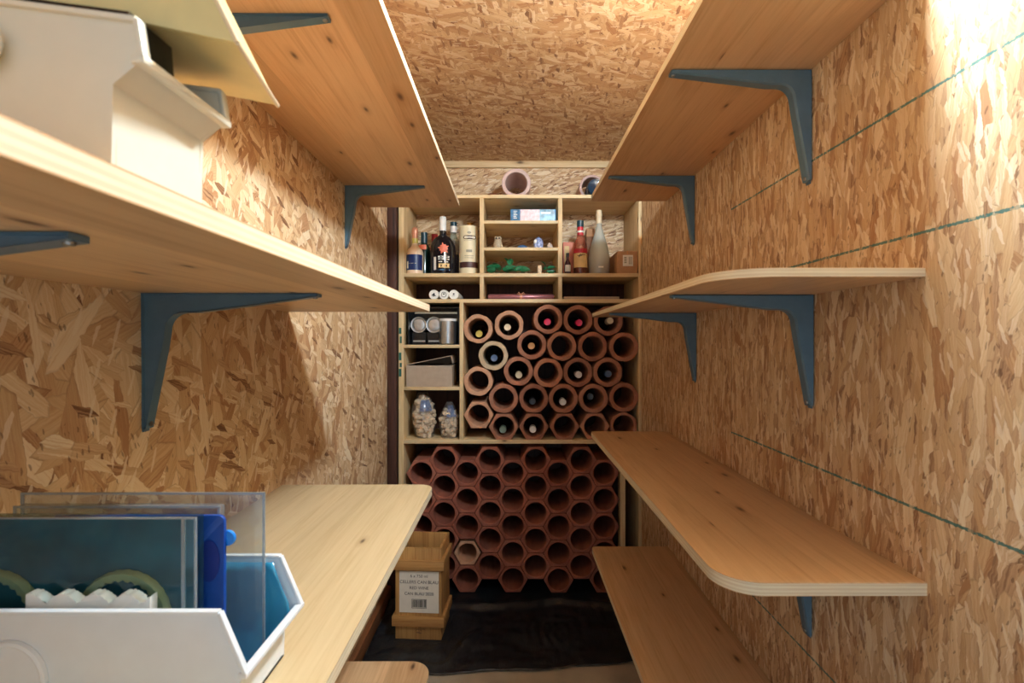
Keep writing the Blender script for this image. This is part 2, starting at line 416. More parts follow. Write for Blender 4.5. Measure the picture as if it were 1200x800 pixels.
def thing(name, label, cat, loc=(0,0,0), group=None, rot=(0,0,0)):
    o = bpy.data.objects.new(name, None); COL.objects.link(o); o.empty_display_size = 0.05
    o.location = loc; o.rotation_euler = rot
    return tag(o, label, cat, group)
def tag(o, label, cat, group=None):
    o['label'] = label; o['category'] = cat
    if group: o['group'] = group
    return o
def struct(o, label=None, cat=None):
    o['kind'] = 'structure'
    if label: o['label'] = label; o['category'] = cat
    return o
def dup(root, loc, label, rot=None, group=None):
    r = root.copy(); COL.objects.link(r); r.location = loc; r['label'] = label
    if rot is not None: r.rotation_euler = rot
    if group: r['group'] = group
    for ch in list(root.children):
        c = ch.copy(); COL.objects.link(c); c.parent = r
        for g in list(ch.children):
            d = g.copy(); COL.objects.link(d); d.parent = c
    return r
def text_obj(name, body, size, mat, parent, loc, rot=(PI/2,0,0), align='CENTER', sx=1.0):
    cu = bpy.data.curves.new(name, 'FONT'); cu.body = body; cu.size = size; cu.align_x = align; cu.extrude = 0.0001
    t = bpy.data.objects.new(name + '_tmp', cu); COL.objects.link(t)
    bpy.context.view_layer.update()
    me = bpy.data.meshes.new_from_object(t.evaluated_get(bpy.context.evaluated_depsgraph_get()))
    bpy.data.objects.remove(t); me.materials.clear(); me.materials.append(mat)
    o = bpy.data.objects.new(name, me); COL.objects.link(o); o.parent = parent; o.location = loc; o.rotation_euler = rot; o.scale = (sx, 1, 1)
    return o
ORD = ['first','second','third','fourth','fifth','sixth','seventh','eighth','ninth']

# ------------------------------------------------------------------ the room
T = 0.014
struct(MB().box((XL - T, -0.6, 0), (XL, 2.27, ZC)).build('wall_left', M['osb_left']))
struct(MB().box((XR, -0.6, 0), (XR + T, YB, ZC)).build('wall_right', M['osb_right']))
struct(MB().box((XL - 0.05, YB, 0), (XR + T, YB + T, ZC)).build('wall_back', M['osb_back']))
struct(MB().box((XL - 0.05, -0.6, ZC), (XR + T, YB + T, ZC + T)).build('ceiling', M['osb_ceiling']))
struct(MB().box((XL - 0.05, -0.6, -0.03), (XR + T, YB + T, 0)).build('floor', M['floor']))
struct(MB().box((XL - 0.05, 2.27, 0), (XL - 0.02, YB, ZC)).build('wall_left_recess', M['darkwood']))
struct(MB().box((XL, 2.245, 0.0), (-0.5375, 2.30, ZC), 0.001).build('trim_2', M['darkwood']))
struct(MB().box((XL, YB - 0.018, ZC - 0.034), (XR, YB, ZC), 0.001).build('trim_1', M['pine_rack']))
struct(MB().box((XL, -0.6, 0), (XL + 0.022, 2.24, 0.062), 0.002).build('baseboard_left', M['brownwood']))

# ------------------------------------------------------------------ shelves
def shelf(name, label, side, xe, y0, y1, zb, th, rn, rf, mats):
    """side -1 left wall, +1 right wall; xe front edge; y0 near end, y1 far end; rn/rf corner radii"""
    xw = (XL + 0.0006) if side < 0 else (XR - 0.0006)
    pts = [(xw, y0)]
    def arc(cx, cy, r, a0, a1, n=10):
        for i in range(n + 1):
            a = a0 + (a1 - a0) * i / n; pts.append((cx + r * math.cos(a), cy + r * math.sin(a)))
    if side < 0:
        arc(xe - rn, y0 + rn, rn, -PI/2, 0); arc(xe - rf, y1 - rf, rf, 0, PI/2)
    else:
        arc(xe + rn, y0 + rn, rn, -PI/2, -PI); arc(xe + rf, y1 - rf, rf, PI, PI/2)
    pts.append((xw, y1))
    mb = MB(); base = (0, 0, 0)
    mb.prism([(p[0] , p[1]) for p in pts], 2, zb, zb + th, 0.0012, side=1)
    o = mb.build(name, mats, off=(xw, (y0 + y1) / 2, zb))
    return tag(o, label, 'shelf', 'wall shelves')
PS = [M['pine_shelf'], M['edge']]; PP = [M['pine_pale'], M['edge']]
Z1L, Z2L, Z3L, Z4L = 1.731, 1.266, 0.811, 0.386
Z1R, Z2R, Z3R, Z4R = 1.743, 1.285, 0.816, 0.372
shelf('wall_shelf', 'highest pine shelf on the left wall, its orange underside showing', -1, -0.211, -0.15, 1.953, Z1L, 0.016, 0.03, 0.018, PS)
shelf('wall_shelf', 'pine shelf on the left wall carrying the white bin and cream box', -1, -0.209, -0.2, 1.2457, Z2L, 0.017, 0.03, 0.02, PS)
shelf('wall_shelf', 'wide pale shelf on the left wall under the white bin of packages', -1, -0.197, -0.2, 1.222, Z3L, 0.018, 0.03, 0.035, PP)
shelf('wall_shelf', 'lowest left shelf with rounded corner, near the bottom of the photo', -1, -0.197, 0.1, 1.19, Z4L, 0.018, 0.03, 0.05, PS)
shelf('wall_shelf', 'highest pine shelf on the right wall, underside and two brackets showing', 1, 0.31, 0.712, 1.91, Z1R, 0.018, 0.06, 0.02, PS)
shelf('wall_shelf', 'eye-level pine shelf on the right wall with large rounded front corner', 1, 0.31, 0.713, 1.89, Z2R, 0.014, 0.085, 0.02, PS)
shelf('wall_shelf', 'right wall pine shelf at waist height, its whole top in view', 1, 0.31, 0.710, 1.91, Z3R, 0.020, 0.062, 0.02, PS)
shelf('wall_shelf', 'lowest pine shelf on the right wall, running out of the photo', 1, 0.31, 0.60, 1.89, Z4R, 0.018, 0.06, 0.02, PS)

# ------------------------------------------------------------------ brackets (plate lies in XZ, mirrored for the right wall)
def bracket_proto(side, la, lv):
    t = thing('shelf_bracket', 'x', 'bracket', (0,0,0), 'shelf brackets')
    s = 1 if side < 0 else -1        # arm points away from the wall
    d0, d1 = 0.036, 0.007
    prof = [(0.0, 0.0), (la, 0.0), (la, -d1 * 0.7), (0.085, -0.030)]
    for i in range(9):
        a = i / 8 * PI / 2
        cx, cz, r = 0.064, -0.058, 0.028
        prof.append((cx - r * math.sin(a) * 1.0, cz + r * math.cos(a)))
    prof += [(0.032, -0.085), (d1 * 0.9, -lv), (0.0, -lv)]
    prof = [(p[0] * s + s * 0.0008, p[1] - 0.0008) for p in prof]
    # main pressed body with recessed cheeks
    mb = MB(); mb.prism(prof, 1, -0.0085, 0.0085)
    caps = [f for f in mb.bm.faces if len(f.verts) > 6]
    r = bmesh.ops.inset_region(mb.bm, faces=caps, thickness=0.0050, depth=0.0)
    r2 = bmesh.ops.inset_region(mb.bm, faces=caps, thickness=0.0024, depth=-0.0048)
    for f in mb.bm.faces: f.smooth = True
    mb.build('web', M['steel_blue'], t, sharp=0.4)
    # flanges
    fl = MB(); fl.prism([(0.0006 * s, -0.010), (la * s, -0.007), (la * s, 0.007), (0.0006 * s, 0.010)], 2, -0.0016, -0.0004)
    fl.build('shelf_flange', M['steel_blue'], t)
    fw = MB(); fw.prism([(-0.010, -0.0004), (-0.007, -lv - 0.006), (0.007, -lv - 0.006), (0.010, -0.0004)], 0, s * 0.0006, s * 0.0018)
    fw.build('wall_flange', M['steel_blue'], t)
    for (c, ax) in (((s * (la - 0.006), 0, -0.0075), 'z'), ((s * 0.009, 0, -lv + 0.006), 'x')):
        sc = MB(); sc.lathe([(0.0001, -0.0018), (0.0035, -0.0012), (0.0042, 0.0), (0.0042, 0.0012)], c, ax, 12)
        sc.build('screw', M['screw'], t)
    return t
bl = bracket_proto(-1, 0.275, 0.212)
br = bracket_proto(1, 0.285, 0.225)
bl.location = (XL, 0.765, Z2L); bl['label'] = 'large slate-blue bracket on the left wall under the shelf with the bin'
dup(bl, (XL, 0.34, Z2L), 'nearest slate-blue bracket under the bin shelf, only its arm tip in the photo')
dup(bl, (XL, 0.805, Z1L), 'slate-blue bracket arm under the highest left shelf, behind the cream box')
dup(bl, (XL, 1.685, Z1L), 'slate-blue bracket under the far end of the highest left shelf')
br.location = (XR, 0.994, Z1R); br['label'] = 'larger slate-blue bracket under the highest right shelf, crossing a green chalk line'
dup(br, (XR, 1.624, Z1R), 'smaller slate-blue bracket at the far end of the highest right shelf')
dup(br, (XR, 0.988, Z2R), 'nearer slate-blue bracket under the eye-level right shelf')
dup(br, (XR, 1.609, Z2R), 'farther slate-blue bracket under the eye-level right shelf, beside the bottle rack')
dup(br, (XR, 0.994, Z3R), 'slate-blue bracket tip below the waist-high right shelf')

# ------------------------------------------------------------------ shelving rack at the back
def ux(px): return (px - 600) * K
def uz(py): return H - (py - 400) * K
RB = YB - 0.003
rack = thing('bottle_rack', 'pale pine rack of cubbies and bottle bays filling the end wall', 'rack', (0.0, YR, 0))
OFF = (0.0, YR, 0)
def board(name, x0, x1, z0, z1, mat, y0=YR, y1=RB):
    return MB().box((x0, y0, z0), (x1, y1, z1), 0.001).build(name, mat, rack, off=OFF)
zt0, zt1 = uz(232), uz(228)
X_L0, X_L1, X_R0, X_R1 = ux(467), ux(473), ux(748.5), XR - 0.001
board('side_panel', X_L0, X_L1, 0.012, zt0, M['pine_rack_v'])
board('side_panel', X_R0, X_R1, 0.012, zt0, M['pine_rack_v'])
board('top_board', X_L0, X_R1, zt0, zt1, M['pine_rack'])
board('shelf', X_L1, X_R0, uz(324.3), uz(320), M['pine_rack'])
board('shelf', X_L1, X_R0, uz(354.5), uz(350.3), M['pine_rack'])
board('shelf', X_L1, X_R0, uz(519.8), uz(515.3), M['pine_rack'])
for a, b in ((562, 567), (654, 659)):
    board('divider', ux(a), ux(b), uz(320), zt0, M['pine_rack_v'])
    board('divider', ux(a) + .001, ux(b) - .001, uz(350.3), uz(324.3), M['pine_rack_v'])
board('divider', ux(538.5), ux(543), uz(515.3), uz(354.5), M['pine_rack_v'])
for y in (258.3, 289.8):
    board('small_shelf', ux(567), ux(654), uz(y + 3.6), uz(y), M['pine_rack'])
for y in (403.8, 453.3):
    board('small_shelf', X_L1, ux(538.5), uz(y + 3.8), uz(y), M['pine_rack'])
board('post', ux(727.3), ux(733), 0.012, uz(519.8), M['pine_rack_v'], YR + 0.0, YR + 0.06)
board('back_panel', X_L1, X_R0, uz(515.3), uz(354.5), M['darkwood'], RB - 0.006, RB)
board('back_panel', X_L1, X_R0, 0.012, uz(519.8), M['darkwood'], RB - 0.006, RB)  # dark sheet added behind the lower tiles to blacken their holes like shade
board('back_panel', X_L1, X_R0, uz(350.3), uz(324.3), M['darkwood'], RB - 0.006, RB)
gp = MB()
for (y0, y1, a) in ((384, 391, 0), (394, 402, 1), (413, 422, 0), (425, 430, 1), (432, 441, 0)):
    gp.box((ux(467.4 + a), YR - 0.0006, uz(y1)), (ux(470.4 + a * .5), YR - 0.0001, uz(y0)))
gp.build('stencil_mark', M['green_print'], rack, off=OFF)['label'] = 'smudged green stencil print on the left side panel'

# ------------------------------------------------------------------ terracotta tiles
def tile_mesh(apo, cap, hole, length, chip=False):
    N = 48; bm = MB()
    rings = []
    def outer(k, sh=0.0):
        t = 2 * PI * k / N
        d = (t % (PI / 3)) - PI / 6
        return min(cap, apo / math.cos(d)) - sh
    def ring(y, fn):
        return [bm.bm.verts.new((fn(k) * math.cos(2*PI*k/N), y, fn(k) * math.sin(2*PI*k/N))) for k in range(N)]
    seq = [ring(length, lambda k: hole), ring(0.003, lambda k: hole), ring(0.0, lambda k: hole + 0.0022), ring(0.0, lambda k: outer(k, 0.002)),
           ring(0.002, lambda k: outer(k)), ring(length, lambda k: outer(k))]
    for A, B in zip(seq, seq[1:] + seq[:1]):
        for k in range(N): bm.face([A[k], A[(k+1)%N], B[(k+1)%N], B[k]])
    if chip:
        for v in bm.bm.verts:
            if v.co.y < 0.01: v.co.y += 0.012 * max(0, noise.noise(v.co * 40))
    return bm
def tile_obj(mb, mat):
    o = mb.build('wine_tile', mat, sharp=0.45)
    return o
TL = 0.262
t_round = tile_obj(tile_mesh(0.0672, 0.0693, 0.0485, TL), M['clay'])
t_hex = tile_obj(tile_mesh(0.0611, 0.0700, 0.0485, TL), M['clay'])
t_low = tile_obj(tile_mesh(0.0614, 0.0704, 0.0505, TL), M['clay_red'])
t_small = tile_obj(tile_mesh(0.0555, 0.0632, 0.0440, TL - 0.02, True), M['clay_pale'])
t_pale = tile_obj(tile_mesh(0.0668, 0.0693, 0.0485, TL), M['clay_pale'])
t_buff = tile_obj(tile_mesh(0.0672, 0.0693, 0.0485, TL), M['clay_buff'])
t_hexpale = tile_obj(tile_mesh(0.0611, 0.0700, 0.0485, TL), M['clay_pale'])
used = set()
def place_tile(src, loc, roty, label, group):
    o = src if src.name not in used else src.copy()
    if src.name not in used: used.add(src.name)
    else: COL.objects.link(o)
    o.location = loc; o.rotation_euler = (0, roty, 0)
    return tag(o, label, 'wine tile', group)
rows = [
 [(560,385,'p',None,'yellow-green',(561.3,391.2)), (596.5,380.8,'p',None,'cream',(594.6,383.3)), (642.5,373.8,'r',None,'pink',(641.7,377)), (677.5,374.5,'r',None,'pink',(678.7,378)), (713.3,376,'r',None,'ivory',(715,375.6))],
 [(578,416.7,'b',None,'slate-blue',(579,419.5)), (623.3,404,'r',None,'tan',(622.8,405.2)), (658.4,405.5,'r',None,None,None), (694.6,406,'r',None,None,None), (731.3,406.5,'r',None,None,None)],
 [(560.3,446.9,'p',None,None,None), (607.6,435,'r',None,'beige',(608,439.5)), (642.6,436.8,'r',None,None,None), (677.5,436.3,'r',None,'white',(678.2,439)), (712.5,436.2,'r',None,'grey-blue',(712.8,438))],
 [(590,467,'r',None,None,None), (625.5,467,'r',None,'dark',(624,470)), (660.3,467,'r',None,'off-white',(659.6,471)), (695.6,467,'r',None,'black',(691.5,464.5)), (731.4,465.7,'r0',None,None,None)],
 [(560.8,486.5,'hp',None,None,None), (590.2,500.3,'h',None,'grey-green',(589.2,503.6)), (625.6,500.3,'h',None,'silver-white',(624.5,503.2)), (661.6,500.0,'h',None,None,None), (697.2,499.7,'h',None,None,None), (731.2,499.0,'h6',None,None,None)]]
CAPM = {'yellow-green':'capyellow','cream':'capcream','pink':'pink','ivory':'capcream','slate-blue':'capgrey','tan':'captan','beige':'capcream','white':'capwhite','grey-blue':'capgrey','dark':'capdark','off-white':'capwhite','black':'capdark','grey-green':'capgreen','silver-white':'capwhite'}
t_h6 = tile_obj(tile_mesh(0.0611, 0.0643, 0.0485, TL), M['clay'])
SRC = {'h6': t_h6, 'r0': t_round, 'p': t_pale, 'r': t_round, 'b': t_buff, 'h': t_hex, 'hp': t_hexpale}
KIND = {'r0':'round-fronted terracotta tile','h6':'hexagonal terracotta tile','p':'pale terracotta tile','r':'round-fronted terracotta tile','b':'buff-rimmed tile','h':'hexagonal terracotta tile','hp':'pale hexagonal tile'}
rowname = ['top row','second row','middle row','fourth row','bottom row']
def wine_bottle(capmat):
    t = thing('wine_bottle', 'x', 'bottle', (0,0,0), 'bottles lying in the clay tiles')
    MB().lathe([(0.0135,0.028),(0.0135,0.085),(0.017,0.105),(0.030,0.130),(0.0365,0.155),(0.0365,0.243),(0.034,0.248),(0.0001,0.243)], axis='y', seg=28).build('bottle_glass', M['bottle_dark'], t)
    MB().lathe([(0.0001,0.0012),(0.0120,0.0006),(0.0150,0.0),(0.0162,0.0016),(0.0162,0.03),(0.0150,0.05),(0.0145,0.05)], axis='y', seg=28).build('capsule', capmat, t)
    return t
bprotos = {}
for ri, row in enumerate(rows):
    for ci, (px, py, kd, _, cap, cp) in enumerate(row):
        rot = 0.0 if kd in ('h', 'hp', 'r0') else PI/6 if kd == 'h6' else rnd.choice([PI/6, 0.2, 0.35, 0.6, 0.1])
        yo = YR + 0.003 + rnd.uniform(0, 0.006)
        side = ORD[ci] + ' from left'
        lab = f"{KIND[kd]}, {side} in {rowname[ri]} of upper rack, " + ('holding a bottle' if cap else 'no bottle')
        place_tile(SRC[kd], (ux(px), yo, uz(py)), rot, lab, 'tiles in the upper bottle bay')
        if cap:
            mat = M[CAPM[cap]]
            yb = YR + 0.035
            p = W(cp[0], cp[1], yb)
            lab = f"wine bottle with {cap} capsule lying in {ORD[ci]} tile of {rowname[ri]}, upper rack"
            # neck at p, shoulder resting low in the hole: small tilt
            back = Vector((ux(px), yb + 0.2, uz(py) - 0.0105)); d = back - p
            rx = math.atan2(d.z, 0.2); rz = -math.atan2(d.x, 0.2)
            if mat.name not in bprotos:
                b = wine_bottle(mat); bprotos[mat.name] = b; b.location = p; b.rotation_euler = (rx, 0, rz); b['label'] = lab
            else:
                dup(bprotos[mat.name], p, lab, (rx, 0, rz))
# lower stack
for c in range(9):
    for r in range(5):
        px = 493.3 + 26.92 * c
        py = (539.9 + 31.2 * r) if c % 2 else (555.5 + 31.2 * r)
        lab = f"red-brown hexagonal tile, {ORD[r]} from top in {ORD[c]} column of the lower stack"
        src = t_low
        if c == 2 and r == 3:
            src = t_small; lab = 'smaller chipped pale hexagonal tile loose in the lower stack near the crate'
        place_tile(src, (ux(px), YR + 0.004 + rnd.uniform(0, 0.008) + (0.012 if src is t_small else 0), uz(py) + 0.002 - (0.005 if src is t_small else 0)), rnd.uniform(-.006, .006), lab, 'hexagonal tiles in the lower stack')
# pipes on top of the rack
def pipe(name, r, hole, L, mat, loc, rot, label, cat='clay pipe'):
    mb = MB(); mb.lathe([(hole, L), (hole, 0.003), (hole + .003, 0.0), (r - .003, 0.0), (r, 0.003), (r, L), (hole, L)], axis='y', seg=48, cap=False)
    o = mb.build(name, mat, loc=loc, sharp=0.5, rot=rot); return tag(o, label, cat)
Yp = YR + 0.05
c0 = W(605, 207.5, Yp); rp = 17.2 * Yp / F
pipe('clay_pipe', rp, rp * 0.74, 0.24, M['clay_pink'], (c0.x, Yp, zt1 + rp + 0.0005), (0,0,0), 'pale pink round clay pipe facing forward on top of the rack')
# brown clay dish leaning behind it
Yd = 2.42; c1 = W(585.5, 226, Yd)
MBd = MB().lathe([(0.0001,0.0),(0.028,0.0),(0.037,0.008),(0.042,0.020),(0.039,0.034),(0.028,0.045),(0.0001,0.049)], seg=36)
tag(MBd.build('clay_dome', M['clay_dark'], loc=(-0.094, Yd, zt1 + 0.0005)), 'brown clay dome on the rack top, half hidden behind the pink pipe', 'clay dome')
Yq = YR + 0.09; c2 = W(694, 207, Yq); rq = 15 * Yq / F
pipe('clay_pipe', rq, rq * 0.8, 0.15, M['clay_pink'], (c2.x, Yq, zt1 + rq + 0.0005), (0,0,0), 'lilac clay pipe on the rack top holding the dark blue bottle')
bb = thing('glass_bottle', 'dark blue glass bottle lying base forward in the lilac pipe on top', 'bottle', (c2.x + 0.008, Yq - 0.062, zt1 + 0.046))
MB().lathe([(0.0001,0.004),(0.026,0.003),(0.037,0.0),(0.0405,0.007),(0.0405,0.12),(0.030,0.15),(0.014,0.175),(0.0001,0.176)], axis='y', seg=32).build('bottle_glass', M['bottle_blue'], bb)
MB().lathe([(0.016,0.172),(0.016,0.20),(0.0001,0.20)], axis='y', seg=20).build('cap', M['teal_cap'], bb)

# ------------------------------------------------------------------ upper cubby contents
ZS = uz(320) + 0.0006         # floor of the big cubbies
def sx(px, Y): return (px - 600) * Y / F
def band(prof_r, z0, z1, a0, a1, name, mat, parent, extra=0.0005, seg=24):
    return MB().lathe([(prof_r + extra, z0), (prof_r + extra, z1)], seg=seg, a0=a0, a1=a1).build(name, mat, parent)
FR = -PI / 2                  # angle that faces the camera
def decal(parent, name, mat, pts, r, z0, rot=0.0, extra=0.0012):
    mb = MB(); c = Vector((sum(p[0] for p in pts) / len(pts), sum(p[1] for p in pts) / len(pts)))
    def P(u, v):
        a = FR + rot + u / r
        return ((r + extra) * math.cos(a), (r + extra) * math.sin(a), z0 + v)
    cv = mb.bm.verts.new(P(*c)); vs = [mb.bm.verts.new(P(*p)) for p in pts]
    for i in range(len(vs)): mb.face([cv, vs[i], vs[(i+1) % len(vs)]])
    return mb.build(name, mat, parent)
def rect(u0, v0, u1, v1):
    n = 6
    return [(u0 + (u1-u0)*i/n, v0) for i in range(n+1)] + [(u1 - (u1-u0)*i/n, v1) for i in range(n+1)]

# cream bottle, navy label
Y = 2.34
t = thing('liqueur_bottle', 'squat cream bottle with navy label and copper stopper, leftmost in the cubby', 'bottle', (sx(486.3, Y), Y, ZS))
MB().lathe([(0.0001,0.002),(0.034,0.0),(0.0395,0.004),(0.0405,0.07),(0.040,0.108),(0.034,0.122),(0.020,0.136),(0.0135,0.150),(0.0130,0.176),(0.0001,0.176)], seg=36).build('bottle_glass', M['cream_glaze'], t)
band(0.0405, 0.020, 0.094, FR - 1.75, FR + 1.2, 'label', M['navy'], t)
decal(t, 'label_line', M['capcream'], rect(-0.024, 0, 0.012, 0.0022), 0.0405, 0.050)
decal(t, 'label_line', M['paper'], rect(-0.036, 0, -0.026, 0.034), 0.0405, 0.028)
MB().lathe([(0.0145,0.152),(0.0145,0.176),(0.0001,0.176)], seg=24).build('neck_band', M['capyellow'], t)
MB().lathe([(0.0135,0.1765),(0.0150,0.182),(0.0150,0.200),(0.0165,0.206),(0.0150,0.222),(0.010,0.229),(0.0001,0.230)], seg=24).build('stopper', M['copper'], t)
# dark green bottle behind it
Y = 2.43
t = thing('wine_bottle', 'dark green bottle with orange neck tag standing behind the cream bottle', 'bottle', (sx(497, Y), Y, ZS))
MB().lathe([(0.0001,0.002),(0.033,0.0),(0.036,0.004),(0.036,0.125),(0.030,0.150),(0.0155,0.170),(0.0145,0.178),(0.0001,0.178)], seg=32).build('bottle_glass', M['bottle_green'], t)
MB().lathe([(0.0165,0.172),(0.0165,0.225),(0.0001,0.2255)], seg=24).build('capsule', M['teal_cap'], t)
band(0.0300, 0.135, 0.158, FR - 1.2, FR + 0.5, 'neck_tag', M['orange'], t, 0.006)
# red capped bottle
Y = 2.502
t = thing('wine_bottle', 'bottle with red capsule standing behind the big black bottle', 'bottle', (sx(509.5, Y), Y, ZS))
MB().lathe([(0.0001,0.002),(0.033,0.0),(0.036,0.004),(0.036,0.130),(0.030,0.155),(0.0155,0.175),(0.0145,0.180),(0.0001,0.180)], seg=32).build('bottle_glass', M['bottle_dark'], t)
MB().lathe([(0.0165,0.176),(0.0165,0.232),(0.0001,0.2325)], seg=24).build('capsule', M['red'], t)
# big black bottle with orange leaf
Y = 2.36
R = 0.062
t = thing('spirit_bottle', 'large round-shouldered black bottle with orange leaf print and white cap', 'bottle', (sx(519, Y), Y, ZS))
MB().lathe([(0.0001,0.003),(0.056,0.0),(R,0.005),(R,0.118),(0.060,0.140),(0.052,0.163),(0.038,0.182),(0.022,0.193),(0.0160,0.200),(0.0150,0.222),(0.0001,0.222)], seg=48).build('bottle_glass', M['black_glass'], t)
MB().lathe([(0.0165,0.217),(0.0165,0.283),(0.0150,0.286),(0.0001,0.286)], seg=28).build('cap', M['white'], t)
leaf = []
for k in range(20):
    a = 2 * PI * k / 20; rr = (0.029 if k % 4 == 0 else (0.018 if k % 2 else 0.022))
    leaf.append((0.012 + rr * math.cos(a + 0.5), rr * math.sin(a + 0.5)))
decal(t, 'leaf_print', M['orange'], leaf, R, 0.122)
decal(t, 'label_line', M['paper'], rect(-0.014, 0, 0.040, 0.008), R, 0.078)
decal(t, 'label_line', M['paper'], rect(-0.014, 0, 0.040, 0.006), R, 0.068)
decal(t, 'label_line', M['paper'], rect(-0.012, 0, 0.006, 0.005), R, 0.056)
decal(t, 'label_line', M['paper'], rect(0.014, 0, 0.034, 0.005), R, 0.056)
decal(t, 'label_panel', M['ivory_label'], rect(-0.012, 0, 0.040, 0.020), R, 0.030)
decal(t, 'label_line', M['paper'], rect(-0.038, 0, -0.024, 0.062), R, 0.020)
decal(t, 'label_line', M['printblue'], rect(-0.036, 0, 0.044, 0.005), R, 0.018)
# clear bottle with blue-and-white neck
Y = 2.455
t = thing('spirit_bottle', 'clear bottle with blue and white capped neck behind the black bottle', 'bottle', (sx(531.5, Y), Y, ZS))
MB().lathe([(0.0001,0.002),(0.033,0.0),(0.037,0.004),(0.037,0.150),(0.034,0.178),(0.020,0.204),(0.0150,0.216),(0.0150,0.236),(0.0001,0.236)], seg=32).build('bottle_glass', M['clear'], t)
MB().lathe([(0.0001,0.005),(0.033,0.005),(0.0335,0.115),(0.0001,0.115)], seg=28).build('spirit', M['wine_purple'], t)
MB().lathe([(0.0165,0.230),(0.0165,0.262),(0.0001,0.262)], seg=24).build('neck_wrap', M['capwhite'], t)
MB().lathe([(0.0170,0.2625),(0.0170,0.283),(0.0001,0.284)], seg=24).build('cap', M['teal_cap'], t)
# ivory canister
Y = 2.37; R = 0.0475
t = thing('gift_canister', 'tall ivory cylindrical bottle canister with maroon bands', 'canister', (sx(549.3, Y), Y, ZS))
MB().lathe([(0.0001,0.0),(R,0.0),(R,0.228),(R+.0006,0.2285),(R+.0006,0.236),(0.0445,0.239),(0.0001,0.2395)], seg=44).build('tube', M['canister'], t)
band(R, 0.034, 0.062, FR - 1.0, FR + 1.3, 'label_band', M['maroon'], t)
oval = [(0.034 * math.cos(2*PI*k/28), 0.0105 * max(-0.9, min(0.9, 1.25 * math.sin(2*PI*k/28)))) for k in range(28)]
decal(t, 'logo_panel', M['maroon'], [(p[0] + 0.010, p[1]) for p in oval], R, 0.180)
decal(t, 'logo_line', M['paper'], rect(-0.016, -0.003, 0.036, 0.0035), R, 0.180, extra=0.002)
decal(t, 'crest', M['printgrey'], [(0.006+0.010*math.cos(2*PI*k/12), 0.006*math.sin(2*PI*k/12)) for k in range(12)], R, 0.202)
decal(t, 'label_line', M['printgrey'], rect(-0.018, 0, 0.038, 0.0015), R, 0.164)
decal(t, 'label_line', M['printgrey'], rect(-0.008, 0, 0.020, 0.012), R, 0.108)
decal(t, 'label_line', M['printgrey'], rect(-0.016, 0, 0.028, 0.002), R, 0.090)
decal(t, 'label_line', M['printgrey'], rect(-0.016, 0, 0.028, 0.002), R, 0.080)
# gold stopper bottle behind the canister
Y = 2.475
t = thing('spirit_bottle', 'brown bottle with gold cap, hidden behind the ivory canister', 'bottle', (sx(551, Y), Y, ZS))
MB().lathe([(0.0001,0.002),(0.033,0.0),(0.037,0.004),(0.037,0.175),(0.033,0.200),(0.0165,0.226),(0.0155,0.240),(0.0001,0.240)], seg=32).build('bottle_glass', M['wine_purple'], t)
MB().lathe([(0.0175,0.236),(0.0175,0.283),(0.0001,0.284)], seg=24).build('cap', M['gold'], t)

# three white tubes lying in the low slot
Zl = uz(350.3) + 0.0006
prev = None
for i, (px, side) in enumerate(((508.2, 'leftmost, bird emblem'), (520.0, 'middle, ring emblem'), (531.6, 'rightmost, dot emblem'))):
    rr = 0.0232
    t = thing('bottle_tube', f'white tube lying end-on below the liqueur bottles, {side} of three', 'tube', (ux(px) * 1.012, YR + 0.03, Zl), 'white tubes')
    MB().lathe([(0.0001,0.002),(rr-.003,0.002),(rr-.002,0.0),(rr,0.002),(rr,0.22),(0.0001,0.22)], (0,0,rr), 'y', 32).build('tube_body', M['white'], t)
    e = MB()
    if i == 0:
        for (u, v, w, h, an) in ((-0.003,0.002,0.010,0.0022,0.7),(0.004,-0.003,0.008,0.002,-0.6),(0.0,0.0,0.005,0.005,0),(-.001,-.007,.006,.0018,0)):
            pts = [(u + w*math.cos(2*PI*k/10)*math.cos(an) - h*math.sin(2*PI*k/10)*math.sin(an), -0.0004, rr + v + w*math.cos(2*PI*k/10)*math.sin(an) + h*math.sin(2*PI*k/10)*math.cos(an)) for k in range(10)]
            e.poly(pts)
    elif i == 1:
        for k in range(20):
            a0, a1 = 2*PI*k/20, 2*PI*(k+0.7)/20
            e.poly([(r_*math.cos(a), -0.0004, rr + r_*math.sin(a)) for r_, a in ((0.010,a0),(0.013,a0),(0.013,a1),(0.010,a1))])
        e.poly([(0.005*math.cos(2*PI*k/12), -0.0004, rr + 0.003 + 0.003*math.sin(2*PI*k/12)) for k in range(12)])
    else:
        e.poly([(0.0045*math.cos(2*PI*k/12), -0.0004, rr + 0.003 + 0.004*math.sin(2*PI*k/12)) for k in range(12)])
        e.poly([(-0.006,-0.0004,rr-0.006),(0.006,-0.0004,rr-0.006),(0.006,-0.0004,rr-0.0045),(-0.006,-0.0004,rr-0.0045)])
    for f in e.bm.faces: pass
    e.build('emblem', M['ink'], t)

